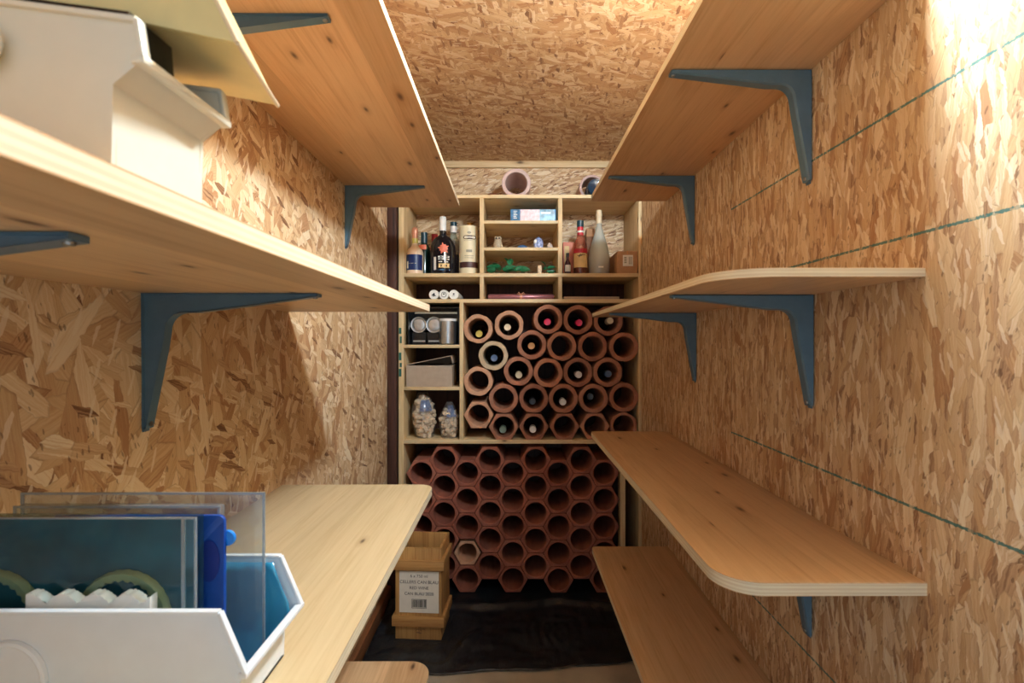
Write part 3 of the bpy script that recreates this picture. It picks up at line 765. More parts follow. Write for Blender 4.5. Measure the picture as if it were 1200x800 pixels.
# centre column
Zc = uz(258.3) + 0.0006
Y0 = YR + 0.02
t = thing('picture_box', 'flat blue, pink and teal printed box lying in the topmost centre cubby', 'box', (sx(625.5, Y0), Y0, Zc))
MB().box((-0.110, 0, 0), (0.105, 0.20, 0.058), 0.001).build('carton', M['printblue'], t)
MB().box((-0.064, -0.0008, 0.002), (0.028, -0.0001, 0.056)).build('pink_panel', M['printpink'], t)
MB().box((0.028, -0.0009, 0.002), (0.100, -0.0001, 0.056)).build('teal_panel', M['printteal'], t)
MB().box((0.034, -0.0012, 0.036), (0.080, -0.0009, 0.044)).build('white_stripe', M['white'], t)
mk = MB()
for v in (0.014, 0.022, 0.030, 0.038, 0.046): mk.box((-0.096, -0.0012, v), (-0.080 + rnd.uniform(-.004, .006), -0.0001, v + 0.004))
mk.build('spine_print', M['paper'], t)
Zc = uz(289.8) + 0.0006
# stone owl
t = thing('owl_figurine', 'small speckled stone owl figurine in the centre cubby', 'figurine', (sx(583.5, Y0 + .04), Y0 + 0.04, Zc))
MB().lathe([(0.0001,0),(0.019,0),(0.0215,0.006),(0.022,0.022),(0.019,0.036),(0.0165,0.044),(0.0185,0.052),(0.0165,0.059),(0.008,0.0615),(0.0001,0.062)], seg=24).build('body', M['owl'], t)
for s_ in (-1, 1):
    MB().lathe([(0.0055,0.0),(0.003,0.006),(0.0001,0.010)], (s_ * 0.011, 0, 0.057), seg=10).build('ear', M['owl'], t)
    MB().ball((s_ * 0.0068, -0.0165, 0.052), (0.0044, 0.0025, 0.0048), 12).build('eye', M['ink'], t)
MB().ball((0.0, -0.0185, 0.047), (0.0018, 0.003, 0.003), 8).build('beak', M['captan'], t)
MB().ball((0.019, -0.008, 0.010), (0.005, 0.012, 0.012), 12).build('wing', M['capcream'], t)
# blue dome
tag(MB().lathe([(0.0001,0),(0.026,0),(0.0285,0.005),(0.026,0.014),(0.017,0.0215),(0.0001,0.024)], seg=32).build('paperweight', M['bluedome'], loc=(sx(612, Y0 + .05), Y0 + 0.05, Zc)), 'low domed blue paperweight between the owl and the blue figurine', 'paperweight')
# blue and white elephant-like figurine
t = thing('glazed_figurine', 'blue and white glazed rounded figurine in the centre cubby', 'figurine', (sx(631, Y0 + .03), Y0 + 0.03, Zc))
MB().lathe([(0.0001,0),(0.017,0),(0.0215,0.008),(0.0235,0.026),(0.021,0.042),(0.013,0.052),(0.0001,0.055)], seg=28).build('body', M['figblue'], t)
MB().ball((-0.013, -0.012, 0.034), (0.011, 0.009, 0.012), 14).build('head', M['capwhite'], t)
for s_ in (-0.008, 0.008): MB().ball((s_, -0.014, 0.006), (0.005, 0.007, 0.006), 10).build('foot', M['capwhite'], t)
MB().ball((0.0, -0.002, 0.054), (0.007, 0.007, 0.005), 10).build('topknot', M['bluedome'], t)
# small shell
tag(MB().lathe([(0.0001,0.0),(0.012,0.004),(0.0155,0.013),(0.012,0.024),(0.006,0.033),(0.0001,0.037)], seg=20).build('sea_shell', M['shell'], loc=(sx(645, Y0 + .05), Y0 + 0.05, Zc), rot=(0.0, -0.18, 0)), 'small pale shell beside the blue figurine', 'shell')
# sprigs of leaves
def sprig(label, base, leaves, stempts):
    t = thing('leaf_sprig', label, 'plant sprig', base)
    MB().tube(stempts, 0.0016, 6).build('stem', M['stem'], t)
    for (x, y, z, L, w, yaw, tilt, roll) in leaves:
        mb = MB(); n = 8; lv, rv, cv = [], [], []
        for i in range(n + 1):
            u = i / n; hw = w * math.sin(PI * min(1, u * 0.96 + 0.04)) ** 0.8 * (1 - 0.35 * u); dr = -0.25 * L * u * u
            cv.append(mb.bm.verts.new((L * u, 0, dr))); lv.append(mb.bm.verts.new((L * u, hw, dr + hw * 0.35))); rv.append(mb.bm.verts.new((L * u, -hw, dr + hw * 0.35)))
        for i in range(n):
            mb.face([cv[i], cv[i+1], lv[i+1], lv[i]]); mb.face([rv[i], rv[i+1], cv[i+1], cv[i]])
        mb.xform(Matrix.Translation((x, y, z)) @ Matrix.Rotation(yaw, 4, 'Z') @ Matrix.Rotation(-tilt, 4, 'Y') @ Matrix.Rotation(roll, 4, 'X'))
        mb.build('leaf', M['leaf'], t)
    return t
Zg = uz(320) + 0.0008
lv = []
for (x, z, L, yaw, tilt, roll) in ((-0.060,0.030,0.045,2.9,0.3,0.9),(-0.052,0.034,0.045,2.2,0.7,0.8),(-0.040,0.030,0.05,-2.6,0.2,1.0),(-0.030,0.020,0.055,-0.4,0.35,1.1),(-0.02,0.022,0.05,0.4,0.2,1.0),
        (0.0,0.045,0.035,0.9,1.2,0.6),(-0.002,0.052,0.036,2.4,1.0,0.8),(0.02,0.020,0.055,-0.3,0.45,1.0),(0.035,0.024,0.05,0.2,0.2,1.0),(0.05,0.022,0.045,-0.5,0.1,1.1),(-0.065,0.018,0.04,-2.9,0.1,1.0),(-0.045,0.02,0.04,-1.9,0.3,0.4),(0.06,0.026,0.03,0.6,0.5,0.9),(0.01,0.02,0.045,-2.8,0.2,1.1)):
    lv.append((x, rnd.uniform(-0.02, 0.02), z, L * 1.15, 0.019, yaw, tilt, roll))
sprig('green artificial leaf sprig sprawling across the centre cubby above the mauve roll', (sx(597, YR + 0.06), YR + 0.06, Zg), lv, [(-0.07,0.01,0.012),(-0.03,0,0.016),(0.0,0.0,0.022),(0.03,0.005,0.016),(0.075,0.01,0.010)])
lv = [(0.0,0,0.045,0.04,0.012,2.2,0.9,0.8),(0.004,0,0.035,0.045,0.013,-0.6,0.2,1.0),(0.004,0,0.02,0.045,0.013,-0.2,0.1,1.1),(0.0,0,0.03,0.03,0.011,-2.2,0.4,1.0),(0.01,0,0.012,0.04,0.012,0.3,0.1,1.0)]
sprig('small green leaf sprig to the right of the standing cork', (sx(640, YR + 0.09), YR + 0.09, Zg), lv, [(0.0,0,0.0),(0.002,0,0.02),(0.0,0,0.046)])
tag(MB().lathe([(0.0001,0),(0.0095,0),(0.0105,0.001),(0.0108,0.020),(0.0105,0.041),(0.0095,0.042),(0.0001,0.042)], seg=20).build('wine_cork', M['cork'], loc=(sx(632.3, YR + .045), YR + 0.045, Zg)), 'single wine cork standing upright beside the small leaf sprig', 'cork')
# mauve roll with bow
t = thing('gift_roll', 'long mauve foil roll tied with ribbon in the low centre slot', 'gift roll', (sx(610.5, YR + 0.05), YR + 0.05, Zl))
MB().lathe([(0.0001,-0.158),(0.009,-0.158),(0.0135,-0.150),(0.0135,0.150),(0.009,0.158),(0.0001,0.158)], (0,0,0.0138), 'x', 20).build('roll', M['mauve'], t)
MB().lathe([(0.0145,-0.006),(0.0145,0.006)], (0,0,0.0145), 'x', 20).build('ribbon', M['copper'], t)
kn = MB(); kn.tube([(0.0,-0.012,0.024),(-0.012,-0.014,0.034),(-0.020,-0.014,0.026),(0.0,-0.014,0.022)], 0.003, 6); kn.tube([(0.0,-0.012,0.024),(0.012,-0.014,0.034),(0.020,-0.014,0.026),(0.0,-0.014,0.022)], 0.003, 6)
kn.build('bow', M['copper'], t)

# right big cubby
Y = 2.33
t = thing('miniature_bottle', 'tiny dark bottle with pale label, at the left of right cubby', 'bottle', (sx(665.2, Y), Y, ZS))
MB().lathe([(0.0001,0.001),(0.0145,0.0),(0.0155,0.003),(0.0155,0.046),(0.012,0.060),(0.0065,0.072),(0.006,0.088),(0.0001,0.088)], seg=24).build('bottle_glass', M['wine_purple'], t)
band(0.0155, 0.014, 0.046, FR - 1.0, FR + 1.0, 'label', M['paper'], t)
MB().lathe([(0.0072,0.085),(0.0072,0.104),(0.0001,0.1045)], seg=18).build('cap', M['ink'], t)
Y = 2.44
t = thing('carton', 'salmon pink upright carton behind the miniature bottle', 'carton', (sx(667, Y), Y, ZS))
MB().box((-0.030, 0, 0), (0.035, 0.06, 0.180), 0.001).build('box', M['salmon'], t)
MB().box((-0.024, -0.0006, 0.03), (0.0, -0.0001, 0.16)).build('printed_panel', M['ivory_label'], t)
Y = 2.345; R = 0.034
t = thing('liqueur_bottle', 'rose liqueur bottle with red neck band and yellowed label', 'bottle', (sx(680, Y), Y, ZS))
MB().lathe([(0.0001,0.002),(0.030,0.0),(R,0.004),(R,0.138),(0.030,0.158),(0.020,0.178),(0.0150,0.196),(0.0140,0.232),(0.0001,0.232)], seg=36).build('bottle_glass', M['amber'], t)
MB().lathe([(0.0001,0.004),(0.0305,0.004),(0.0310,0.10),(0.0001,0.10)], seg=32).build('liqueur', M['wine_purple'], t)
band(R, 0.034, 0.102, FR - 1.25, FR + 1.25, 'label', M['ivory_label'], t)
band(R, 0.104, 0.124, FR - 1.4, FR + 1.4, 'label_band', M['red'], t)
decal(t, 'label_script', M['ink'], rect(-0.018, 0, 0.004, 0.003), R, 0.088, extra=0.0016)
decal(t, 'label_script', M['ink'], rect(0.0, 0, 0.020, 0.0025), R, 0.093, extra=0.0016)
decal(t, 'label_script', M['ink'], [(-0.012,-0.006),(-0.009,-0.007),(-0.002,0.010),(-0.005,0.011)], R, 0.088, extra=0.0016)
MB().lathe([(0.0155,0.190),(0.0150,0.232),(0.0001,0.232)], seg=24).build('neck_band', M['red'], t)
MB().lathe([(0.0158,0.205),(0.0156,0.214)], seg=24, cap=False).build('neck_stripe', M['paper'], t)
MB().lathe([(0.0165,0.2325),(0.0165,0.262),(0.0135,0.264),(0.0001,0.264)], seg=24).build('cap', M['teal_cap'], t)
Y = 2.35
t = thing('carafe_bottle', 'tall pale teardrop-shaped glass bottle with ivory neck foil', 'bottle', (sx(702, Y), Y, ZS))
MB().lathe([(0.0001,0.004),(0.040,0.0),(0.0475,0.006),(0.0515,0.045),(0.0510,0.085),(0.044,0.130),(0.031,0.175),(0.0185,0.215),(0.0130,0.240),(0.0125,0.255),(0.0001,0.255)], seg=44).build('bottle_glass', M['frost'], t)
MB().lathe([(0.0001,0.006),(0.040,0.006),(0.0475,0.020),(0.0490,0.052),(0.0001,0.052)], seg=36).build('wine', M['liquid'], t)
MB().lathe([(0.0140,0.250),(0.0135,0.285),(0.0155,0.286),(0.0155,0.298),(0.0135,0.300),(0.0135,0.315),(0.0001,0.316)], seg=24).build('neck_foil', M['capcream'], t)
decal(t, 'label', M['paper'], rect(-0.012, 0, 0.012, 0.007), 0.0515, 0.030)
# slim brown carton behind
Y = 2.47
t = thing('carton', 'slim tan carton standing behind the teardrop-shaped bottle', 'carton', (sx(692, Y), Y, ZS))
MB().box((-0.020, 0, 0), (0.020, 0.05, 0.255), 0.001).build('box', M['brownwood'], t)
MB().box((-0.020, -0.0008, 0.215), (0.020, -0.0001, 0.255)).build('lid_flap', M['carton'], t)
# cardboard box with label, right
t = thing('cardboard_box', 'small brown cardboard box with white sticker at the cubby right end', 'box', (ux(735.8), YR + 0.008, ZS), rot=(0, 0, 0))
MB().box((-0.048, 0, 0), (0.047, 0.20, 0.104), 0.0015).build('carton', M['carton'], t)
MB().box((-0.022, -0.0008, 0.034), (0.026, -0.0001, 0.086)).build('sticker', M['paper'], t)
q = MB()
for k in range(4): q.box((-0.016, -0.0012, 0.048 + k*.008), (-0.004, -0.0008, 0.053 + k*.008))
for k in range(3): q.box((0.006 + .006*k, -0.0012, 0.042), (0.009 + .006*k, -0.0008, 0.078))
q.build('sticker_print', M['printgrey'], t)
MB().box((-0.002, -0.0006, 0.09), (0.002, 0.2, 0.1045)).build('tape', M['captan'], t)
# flat board in the low right slot
tag(MB().box((0,0,0), (0.262, 0.18, 0.012), 0.001).build('flat_board', M['greypaint'], loc=(ux(661), YR + 0.012, Zl)), 'thin grey-brown board lying flat in the low slot on the right', 'board')

# ------------------------------------------------------------------ small cubbies on the left
Zk = uz(403.8) + 0.0006
t = thing('black_gift_box', 'open black box with steel tins inside, in upper small cubby', 'box', (ux(507.5), YR + 0.012, Zk))
w, h, d = 0.120, 0.176, 0.17
MB().box((-w, d - .004, 0), (w, d, h)).build('back', M['black_box'], t)
MB().box((-w, 0, 0), (w, d, 0.003)).build('base', M['black_box'], t)
for s_ in (-1, 1): MB().box((s_ * w, 0, 0.003), (s_ * (w - .003), d - .004, h)).build('side', M['black_box'], t)
MB().box((-w + .003, 0, h - .003), (w - .003, d - .004, h)).build('lid', M['black_box'], t)
MB().box((-w + .03, 0.01, h - 0.030), (w - .01, 0.016, h - 0.022)).build('silver_strip', M['printgrey'], t)
for i, (px, pz) in enumerate(((490.5, 380.5), (508.5, 380.2))):
    y = YR + 0.05
    tt = thing('steel_tin', ('round-lidded steel tin at the left of the black box' if i == 0 else 'second steel tin in the black box, partly behind the tumbler'), 'tin', (sx(px, y), y, uz(380.3) + 0.001), 'steel tins in the black box')
    r_ = 0.038
    MB().lathe([(0.0001,0.004),(0.012,0.002),(0.028,0.005),(r_ - .006,0.001),(r_,0.0),(r_ + .001,0.006),(r_,0.012),(r_ - .002,0.07),(0.0001,0.07)], axis='y', seg=40).build('lid', M['steel'], tt)
    MB().box((-0.034, 0.012, -0.0925), (0.034, 0.06, -r_ + 0.002)).build('stand', M['black_box'], tt)
    MB().box((-0.028, 0.009, -0.082), (0.030, 0.012, -0.074)).build('trim_bar', M['steel'], tt)
t = thing('steel_tumbler', 'brushed steel tumbler standing in front of the black gift box tins', 'tumbler', (sx(524.5, YR + 0.035), YR + 0.044, Zk + 0.0032))
MB().lathe([(0.0001,0.0),(0.038,0.0),(0.0405,0.003),(0.0425,0.118),(0.041,0.119),(0.039,0.006),(0.0001,0.006)], seg=40).build('cup', M['steel'], t)
MB().lathe([(0.0430,0.108),(0.0436,0.119),(0.0420,0.120)], seg=40, cap=False).build('rim', M['capwhite'], t)
# grey cardboard box
Zk = uz(453.3) + 0.0006
xa, xb = ux(475.5), ux(529.5)
hx = (xb - xa) / 2
t = thing('storage_box', 'plain grey-brown cardboard box with its lid propped ajar', 'box', ((xa + xb) / 2, YR + 0.010, Zk), rot=(0, 0, 0.0))
bh, bd = 0.100, 0.19
MB().box((-hx, 0, 0), (hx, 0.003, bh)).build('front', M['carton_grey'], t)
MB().box((-hx, bd - .003, 0), (hx, bd, bh)).build('back', M['carton_grey'], t)
for s_ in (-1, 1): MB().box((s_*hx, 0.003, 0), (s_*(hx - .003), bd - .003, bh)).build('side', M['carton_grey'], t)
MB().box((-hx + .003, 0.003, 0), (hx - .003, bd - .003, 0.003)).build('base', M['carton_grey'], t)
lid = MB(); lid.box((-hx, 0.012, 0), (hx, bd, 0.003)); lid.box((hx - .003, 0.012, -0.035), (hx, bd, 0.0)); lid.box((-hx, bd - .003, -0.035), (hx, bd, 0.0))
lid.xform(Matrix.Translation((-hx, 0, bh + 0.001)) @ Matrix.Rotation(-0.20, 4, 'Y') @ Matrix.Translation((hx, 0, 0)))
lid.build('lid', M['carton_grey'], t)
# cork bags
Zk = uz(515.3) + 0.0006
def bag(label, x0, x1, ztop, cols, rws, seed, lean, pr, blue):
    r_ = random.Random(seed); cx = (x0 + x1) / 2; yb = YR + 0.075
    hw = (x1 - x0) / 2; hh = ztop - Zk
    t = thing('cork_bag', label, 'bag', (cx, yb, Zk))
    mb = MB(); N, Rw = 28, 14; rings = []
    def hwf(u): return pr(u)
    for j in range(Rw + 1):
        u = j / Rw; ring = []
        a = hw * hwf(u); b = 0.066 * max(0.12, hwf(u))
        for k in range(N):
            th = 2 * PI * k / N; wr = 1 + 0.05 * noise.noise(Vector((k * 0.7, j * 0.8, seed)))
            ring.append(mb.bm.verts.new((a * wr * math.cos(th) + lean * u, b * wr * math.sin(th), hh * u + 0.0006)))
        rings.append(ring)
    for A, B in zip(rings, rings[1:]):
        for k in range(N): mb.face([A[k], A[(k+1)%N], B[(k+1)%N], B[k]])
    mb.face(list(reversed(rings[0]))); mb.face(rings[-1])
    mb.build('bag_film', M['baggie'], t)
    bm2 = MB(); u0, u1 = blue
    pts = []
    for j in range(5):
        for k in range(7):
            u = u0 + (u1 - u0) * j / 4; th = -PI/2 - 0.1 + 1.0 * k / 6
            pts.append(bm2.bm.verts.new((hw * hwf(u) * 1.06 * math.cos(th) + lean * u, 0.068 * max(.12, hwf(u)) * math.sin(th), hh * u)))
    for j in range(4):
        for k in range(6): bm2.face([pts[j*7+k], pts[j*7+k+1], pts[(j+1)*7+k+1], pts[(j+1)*7+k]])
    bm2.build('printed_patch', M['bagblue'], t)
    return t, hw, hh, lean, yb, cx
corks = None; NC = 0
def fill(bg, which, n, seed, pr, umax):
    global corks
    t, hw, hh, lean, yb, cx = bg; r_ = random.Random(seed); pos = []; tries = 0
    while len(pos) < n and tries < 20000:
        tries += 1
        u = r_.uniform(0.06, umax); a = max(0.0, hw * pr(u) - 0.0185); th = r_.uniform(0, 2*PI); q = math.sqrt(r_.random())
        b = max(0.0, 0.066 * pr(u) - 0.019)
        p = Vector((cx + a * q * math.cos(th) + lean * u, yb + b * (2 * r_.random() ** 1.5 - 1) * math.sqrt(1 - q * q * 0.9), Zk + hh * u))
        if all((p - o_).length > 0.0205 for o_ in pos): pos.append(p)
    for p in pos:
        if corks is None:
            corks = MB().lathe([(0.0001,-0.019),(0.0095,-0.019),(0.0105,-0.018),(0.0108,0.0),(0.0105,0.018),(0.0095,0.019),(0.0001,0.019)], seg=14).build('wine_cork', M['cork']); o = corks
        else:
            o = corks.copy(); COL.objects.link(o)
        o.location = p; o.rotation_euler = (r_.uniform(0, PI), r_.uniform(0, PI), r_.uniform(0, PI))
        tag(o, f'used wine cork in the {which} clear bag of corks', 'cork', f'corks in the {which} bag')
pr1 = lambda u: (0.72 + 0.30 * math.sin(PI * min(1, u * 1.1)) ) * (1 if u < 0.75 else 1 - (u - 0.75) * 1.5)
pr2 = lambda u: (0.82 + 0.2 * math.sin(PI * u)) * (1 if u < 0.6 else 1 - (u - 0.6) * 1.6)
B1 = bag('larger clear bag full of wine corks in the lowest small cubby', ux(479) + .006, ux(509), uz(462), 5, 8, 3, -0.010, pr1, (0.62, 0.86))
B2 = bag('smaller clear bag of wine corks with blue print, beside the larger one', ux(512), ux(537) - .002, uz(473), 4, 6, 8, 0.0, pr2, (0.62, 0.92))
fill(B1, 'larger', 95, 11, pr1, 0.9)
fill(B2, 'smaller', 55, 12, pr2, 0.72)

# ------------------------------------------------------------------ membrane on the floor
mb = MB(); NX, NY = 180, 90; grid = []
x0, x1, y0, y1 = -0.555, 0.60, 1.74, 2.56
for j in range(NY + 1):
    rowv = []
    for i in range(NX + 1):
        u, v = i / NX, j / NY
        x = x0 + (x1 - x0) * u
        ye = y0 + 0.03 * noise.noise(Vector((x * 4, 0, 1))) + (0.10 * max(0, (u - 0.1)) ** 2) - 0.03 * (1 - u)
        y = ye + (y1 - ye) * v
        z = 0.006 + 0.012 * max(0, noise.noise(Vector((x * 7, y * 9, 0)))) + 0.010 * max(0, noise.noise(Vector((x * 3 + 9, y * 16, 2)))) + 0.004 * noise.noise(Vector((x * 30, y * 18, 5)))
        z += 0.016 * math.exp(-((y - 2.17 - 0.02 * math.sin(x * 9)) / 0.022) ** 2)
        z += 0.022 * math.exp(-((x + 0.22 - (y - 1.8) * 0.5) / 0.022) ** 2) * max(0, 1 - abs(y - 1.88) / 0.15)
        wv = max(0, 1 - ((x - 0.16) / 0.13) ** 2) * max(0, 1 - ((y - 1.95) / 0.09) ** 2)
        z += wv * (0.012 + 0.0045 * math.sin(x * 150 + 3 * noise.noise(Vector((x * 9, y * 14, 3)))))
        flat = min(1, max(0, (y - 2.2) / 0.05))
        cr = 1.0 if (-0.49 < x < -0.255 and 1.89 < y < 2.1) else 0.0
        z = z * (1 - flat) + 0.004 * flat
        if cr: z = min(z, 0.006)
        z = max(z, 0.0025)
        rowv.append(mb.bm.verts.new((x, y, z)))
    grid.append(rowv)
for j in range(NY):
    for i in range(NX):
        mb.face([grid[j][i], grid[j][i+1], grid[j+1][i+1], grid[j+1][i]])
mem = mb.build('floor_membrane', M['membrane'], off=(0, 2.15, 0))
so = mem.modifiers.new('thick', 'SOLIDIFY'); so.thickness = 0.0015; so.offset = 1
tag(mem, 'crumpled black plastic membrane sheet on the floor before the tiles', 'plastic sheet')

# ------------------------------------------------------------------ wine crate
CY = 1.92; cxm = (sx(463, CY) + sx(517.5, CY)) / 2; cw = (sx(517.5, CY) - sx(463, CY)) / 2
t = thing('wine_crate', 'open-topped pine wine crate with white label, standing on black sheet', 'crate', (cxm, CY, 0.0085), rot=(0, 0, -0.06))
ch, cd, th = 0.362, 0.168, 0.010
MB().box((-cw, 0, 0), (cw, th, ch), 0.0008).build('front_panel', M['crate'], t)
MB().box((-cw, cd - th, 0), (cw, cd, ch), 0.0008).build('back_panel', M['crate'], t)
for s_ in (-1, 1): MB().box((s_*cw, th, 0), (s_*(cw - th), cd - th, ch), 0.0008).build('side_panel', M['crate'], t)
MB().box((-cw + th, th, 0), (cw - th, cd - th, th)).build('base', M['crate'], t)
for (a, b) in ((0.278, 0.316), (0.055, 0.093)):
    MB().box((-cw - 0.012, -0.011, a), (cw + 0.012, -0.0002, b), 0.001).build('batten', M['crate_x'], t)
    MB().box((cw + 0.0002, -0.0, a), (cw + 0.012, cd, b), 0.001).build('batten', M['crate_x'], t)
    MB().box((-cw - 0.012, -0.0, a), (-cw - 0.0002, cd, b), 0.001).build('batten', M['crate_x'], t)
lb = MB().box((-cw + 0.016, -0.0012, 0.106), (cw - 0.010, -0.0002, 0.270)).build('label', M['paper'], t)
lx = 0.003
for (s_, z, size) in (('6 x 750 ml', 0.246, 0.0165), ('CELLERS CAN BLAU', 0.222, 0.0175), ('RED WINE', 0.199, 0.0165), ('CAN BLAU 2020', 0.176, 0.0165)):
    text_obj('label_text', s_, size, M['ink'], lb, (lx, -0.0014, z))
bc = MB(); x = -0.026
bc.box((-0.030, -0.0016, 0.124), (-0.0286, -0.0012, 0.160)); bc.box((0.0286, -0.0016, 0.124), (0.030, -0.0012, 0.160))
bc.box((-0.030, -0.0016, 0.124), (0.030, -0.0012, 0.1254)); bc.box((-0.030, -0.0016, 0.1586), (0.030, -0.0012, 0.160))
while x < 0.025:
    wd = rnd.choice([0.0010, 0.0018, 0.0026]); bc.box((x, -0.0016, 0.128), (x + wd, -0.0012, 0.157)); x += wd + rnd.choice([0.0010, 0.0018])
bc.xform(Matrix.Translation((lx, 0, 0)))
bc.build('barcode', M['ink'], lb)
text_obj('label_text', 'L. 01', 0.010, M['printgrey'], lb, (lx + 0.047, -0.0014, 0.137)) if False else None
fm = MB()
for k in range(7):
    a = rnd.uniform(-0.02, 0.02); z = rnd.uniform(0.022, 0.044); fm.tube([(a, -0.0004, z), (a + 0.008, -0.0004, z + rnd.uniform(-.005, .005)), (a + .014, -0.0004, z + rnd.uniform(-.004, .004))], 0.0007, 5)
fm.build('burnt_mark', M['maroon'], t)

# ------------------------------------------------------------------ hopper bins
def hopper(name, label, loc, L, wd, h1, lip_out, h2, back, Hf, Hr, mat, rimw, rot=(0,0,0)):
    """mouth faces +x; local origin: front bottom corner of the near wall"""
    t = thing(name, label, 'storage bin', loc, rot=rot); w_ = 0.003
    prof = [(-L, 0), (0, 0), (0.0, h1), (lip_out, h2), (lip_out - back, Hf), (-L, Hr)]
    for nm, a, b in (('side_wall', 0, w_), ('side_wall', wd - w_, wd)):
        MB().prism(prof, 1, a, b, 0.0006).build(nm, mat, t)
    MB().box((-L, w_, 0), (0, wd - w_, w_)).build('base', mat, t)
    MB().box((-L, w_, w_), (-L + w_, wd - w_, Hr)).build('rear_wall', mat, t)
    MB().prism([(-w_, w_), (0, 0), (0, h1), (lip_out, h2), (lip_out - w_, h2 + .001), (-w_, h1 + .001)], 1, w_, wd - w_, 0.0).build('front_wall', mat, t)
    rm = MB(); q = rimw / 2
    def strip(p0, p1, ya, yb):
        d = (Vector((p1[0]-p0[0], 0, p1[1]-p0[1]))).normalized(); nrm = Vector((-d.z, 0, d.x))
        pts = [(p0[0] + nrm.x*q*s_, p0[1] + nrm.z*q*s_) for s_ in (-1, 1)] + [(p1[0] + nrm.x*q*s_, p1[1] + nrm.z*q*s_) for s_ in (1, -1)]
        rm.prism(pts, 1, ya, yb, 0.0008)
    for ya, yb in ((-0.0025, w_ + 0.001), (wd - w_ - 0.001, wd + 0.0025)):
        strip((lip_out, h2), (lip_out - back, Hf), ya, yb); strip((lip_out - back, Hf), (-L, Hr), ya, yb)
    rm.box((lip_out - 0.006, -0.0025, h2 - 0.003), (lip_out + 0.002, wd + 0.0025, h2 + 0.002), 0.0008)
    rm.build('rim', mat, t)
    return t
Yn = 0.44
ZT3 = Z3L + 0.018 + 0.0006
b0 = hopper('storage_bin', 'white open-fronted bin full of clear packages on the wide left shelf', (-0.262, Yn, ZT3), 0.30, 0.117, 0.030, 0.020, 0.058, 0.024, 0.114, 0.114, M['bin_blue'], 0.004)
hd = MB(); hd.tube([(-0.193 + 0.031*math.cos(2*PI*k/24), -0.001, 0.052 + 0.034*math.sin(2*PI*k/24)) for k in range(25)], 0.0035, 8)
hd.build('moulded_handle', M['bin_blue'], b0)
ZT2 = Z2L + 0.017 + 0.0006
b1 = hopper('storage_bin', 'cream-white open-fronted bin under the cream box on the left shelf', (-0.2265, 0.274, ZT2), 0.26, 0.080, 0.0525, 0.018, 0.066, 0.0035, 0.088, 0.124, M['bin_cream'], 0.0035)
kb = MB(); kb.ball((-0.066, -0.010, 0.072), (0.011, 0.010, 0.013), 16); kb.build('handle_knob', M['white'], b1)
ct = MB(); ct.prism([(-0.24, 0.0045), (-0.012, 0.0045), (-0.004, 0.0545), (0.008, 0.0715), (0.006, 0.0965), (-0.24, 0.1290)], 1, 0.0042, 0.0400, 0.0006)  # black solid standing for the shade in the gap under the cream box
tag(ct.build('gap_shade', M['black_box'], loc=(-0.2265, 0.274, ZT2)), 'black case standing in for shade inside the cream-white bin under the cream box', 'case')
# cream box resting on the rim of that bin
pit = math.radians(7.0)
cb = thing('storage_box', 'cream-yellow sloped box resting tilted on the white bin, upper left', 'box', (-0.172, 0.303, 1.377), rot=(0, pit, 0.17))
Lb, wb, hb = 0.26, 0.082, 0.085
MB().prism([(-Lb, 0), (0, 0), (-0.055, hb), (-Lb, hb)], 1, 0, 0.0025, 0.0006).build('side_wall', M['cream_box'], cb)
MB().prism([(-Lb, 0), (0, 0), (-0.055, hb), (-Lb, hb)], 1, wb - 0.0025, wb, 0.0006).build('side_wall', M['cream_box'], cb)
MB().prism([(-Lb, 0), (0, 0), (-0.0028, 0.0025), (-Lb, 0.0025)], 1, 0.0025, wb - .0025).build('base', M['cream_box'], cb)
MB().prism([(-0.0002, 0), (-0.055, hb), (-0.058, hb), (-0.0035, 0.0025)], 1, 0.0025, wb - .0025).build('front_wall', M['cream_box'], cb)
MB().box((-Lb, 0.0025, 0.0025), (-Lb + .0025, wb - .0025, hb)).build('rear_wall', M['cream_box'], cb)
rmm = MB(); rmm.tube([(0, 0, 0), (0, wb, 0)], 0.0016, 8); rmm.tube([(0, 0, 0), (-0.055, 0, hb)], 0.0016, 8); rmm.build('edge_bead', M['capcream'], cb)

# packages in the lower bin
zb = ZT3 + 0.0066
def pack_frame(mb, x0, x1, y0, y1, z0, z1, w_):
    mb.box((x0, y0, z1 - w_), (x1, y1, z1)); mb.box((x1 - w_, y0, z0), (x1, y1, z1 - w_)); mb.box((x0, y0, z0), (x0 + w_, y1, z1 - w_)); mb.box((x0 + w_, y0, z0), (x1 - w_, y1, z0 + w_))
def ctop(py, Y): return H - (py - 400) * Y / F
# rear clear blister
Y = 0.532; xr = sx(310, Y); zt = ctop(577, Y)
t = thing('blister_pack', 'tall clear empty blister sheet at the back of the white bin', 'package', (-0.42, Y, zb), None)
MB().box((-0.12, 0, 0), (xr + 0.42, 0.0012, zt - zb), 0.0004).build('backing_sheet', M['blister'], t)
f = MB(); pack_frame(f, -0.12, xr + 0.42, -0.0006, 0.0018, 0, zt - zb, 0.0022); f.build('sheet_edge', M['blister_rim'], t)
xi = sx(266, Y); zi = ctop(588, Y)
pk = MB(); pk.box((-0.115, -0.012, 0.008), (xi + 0.42, -0.0007, zi - zb), 0.004); pk.build('pocket', M['blister'], t)
f = MB(); pack_frame(f, -0.115, xi + 0.42, -0.0135, -0.0115, 0.008, zi - zb, 0.0022); f.build('pocket_edge', M['blister_rim'], t)
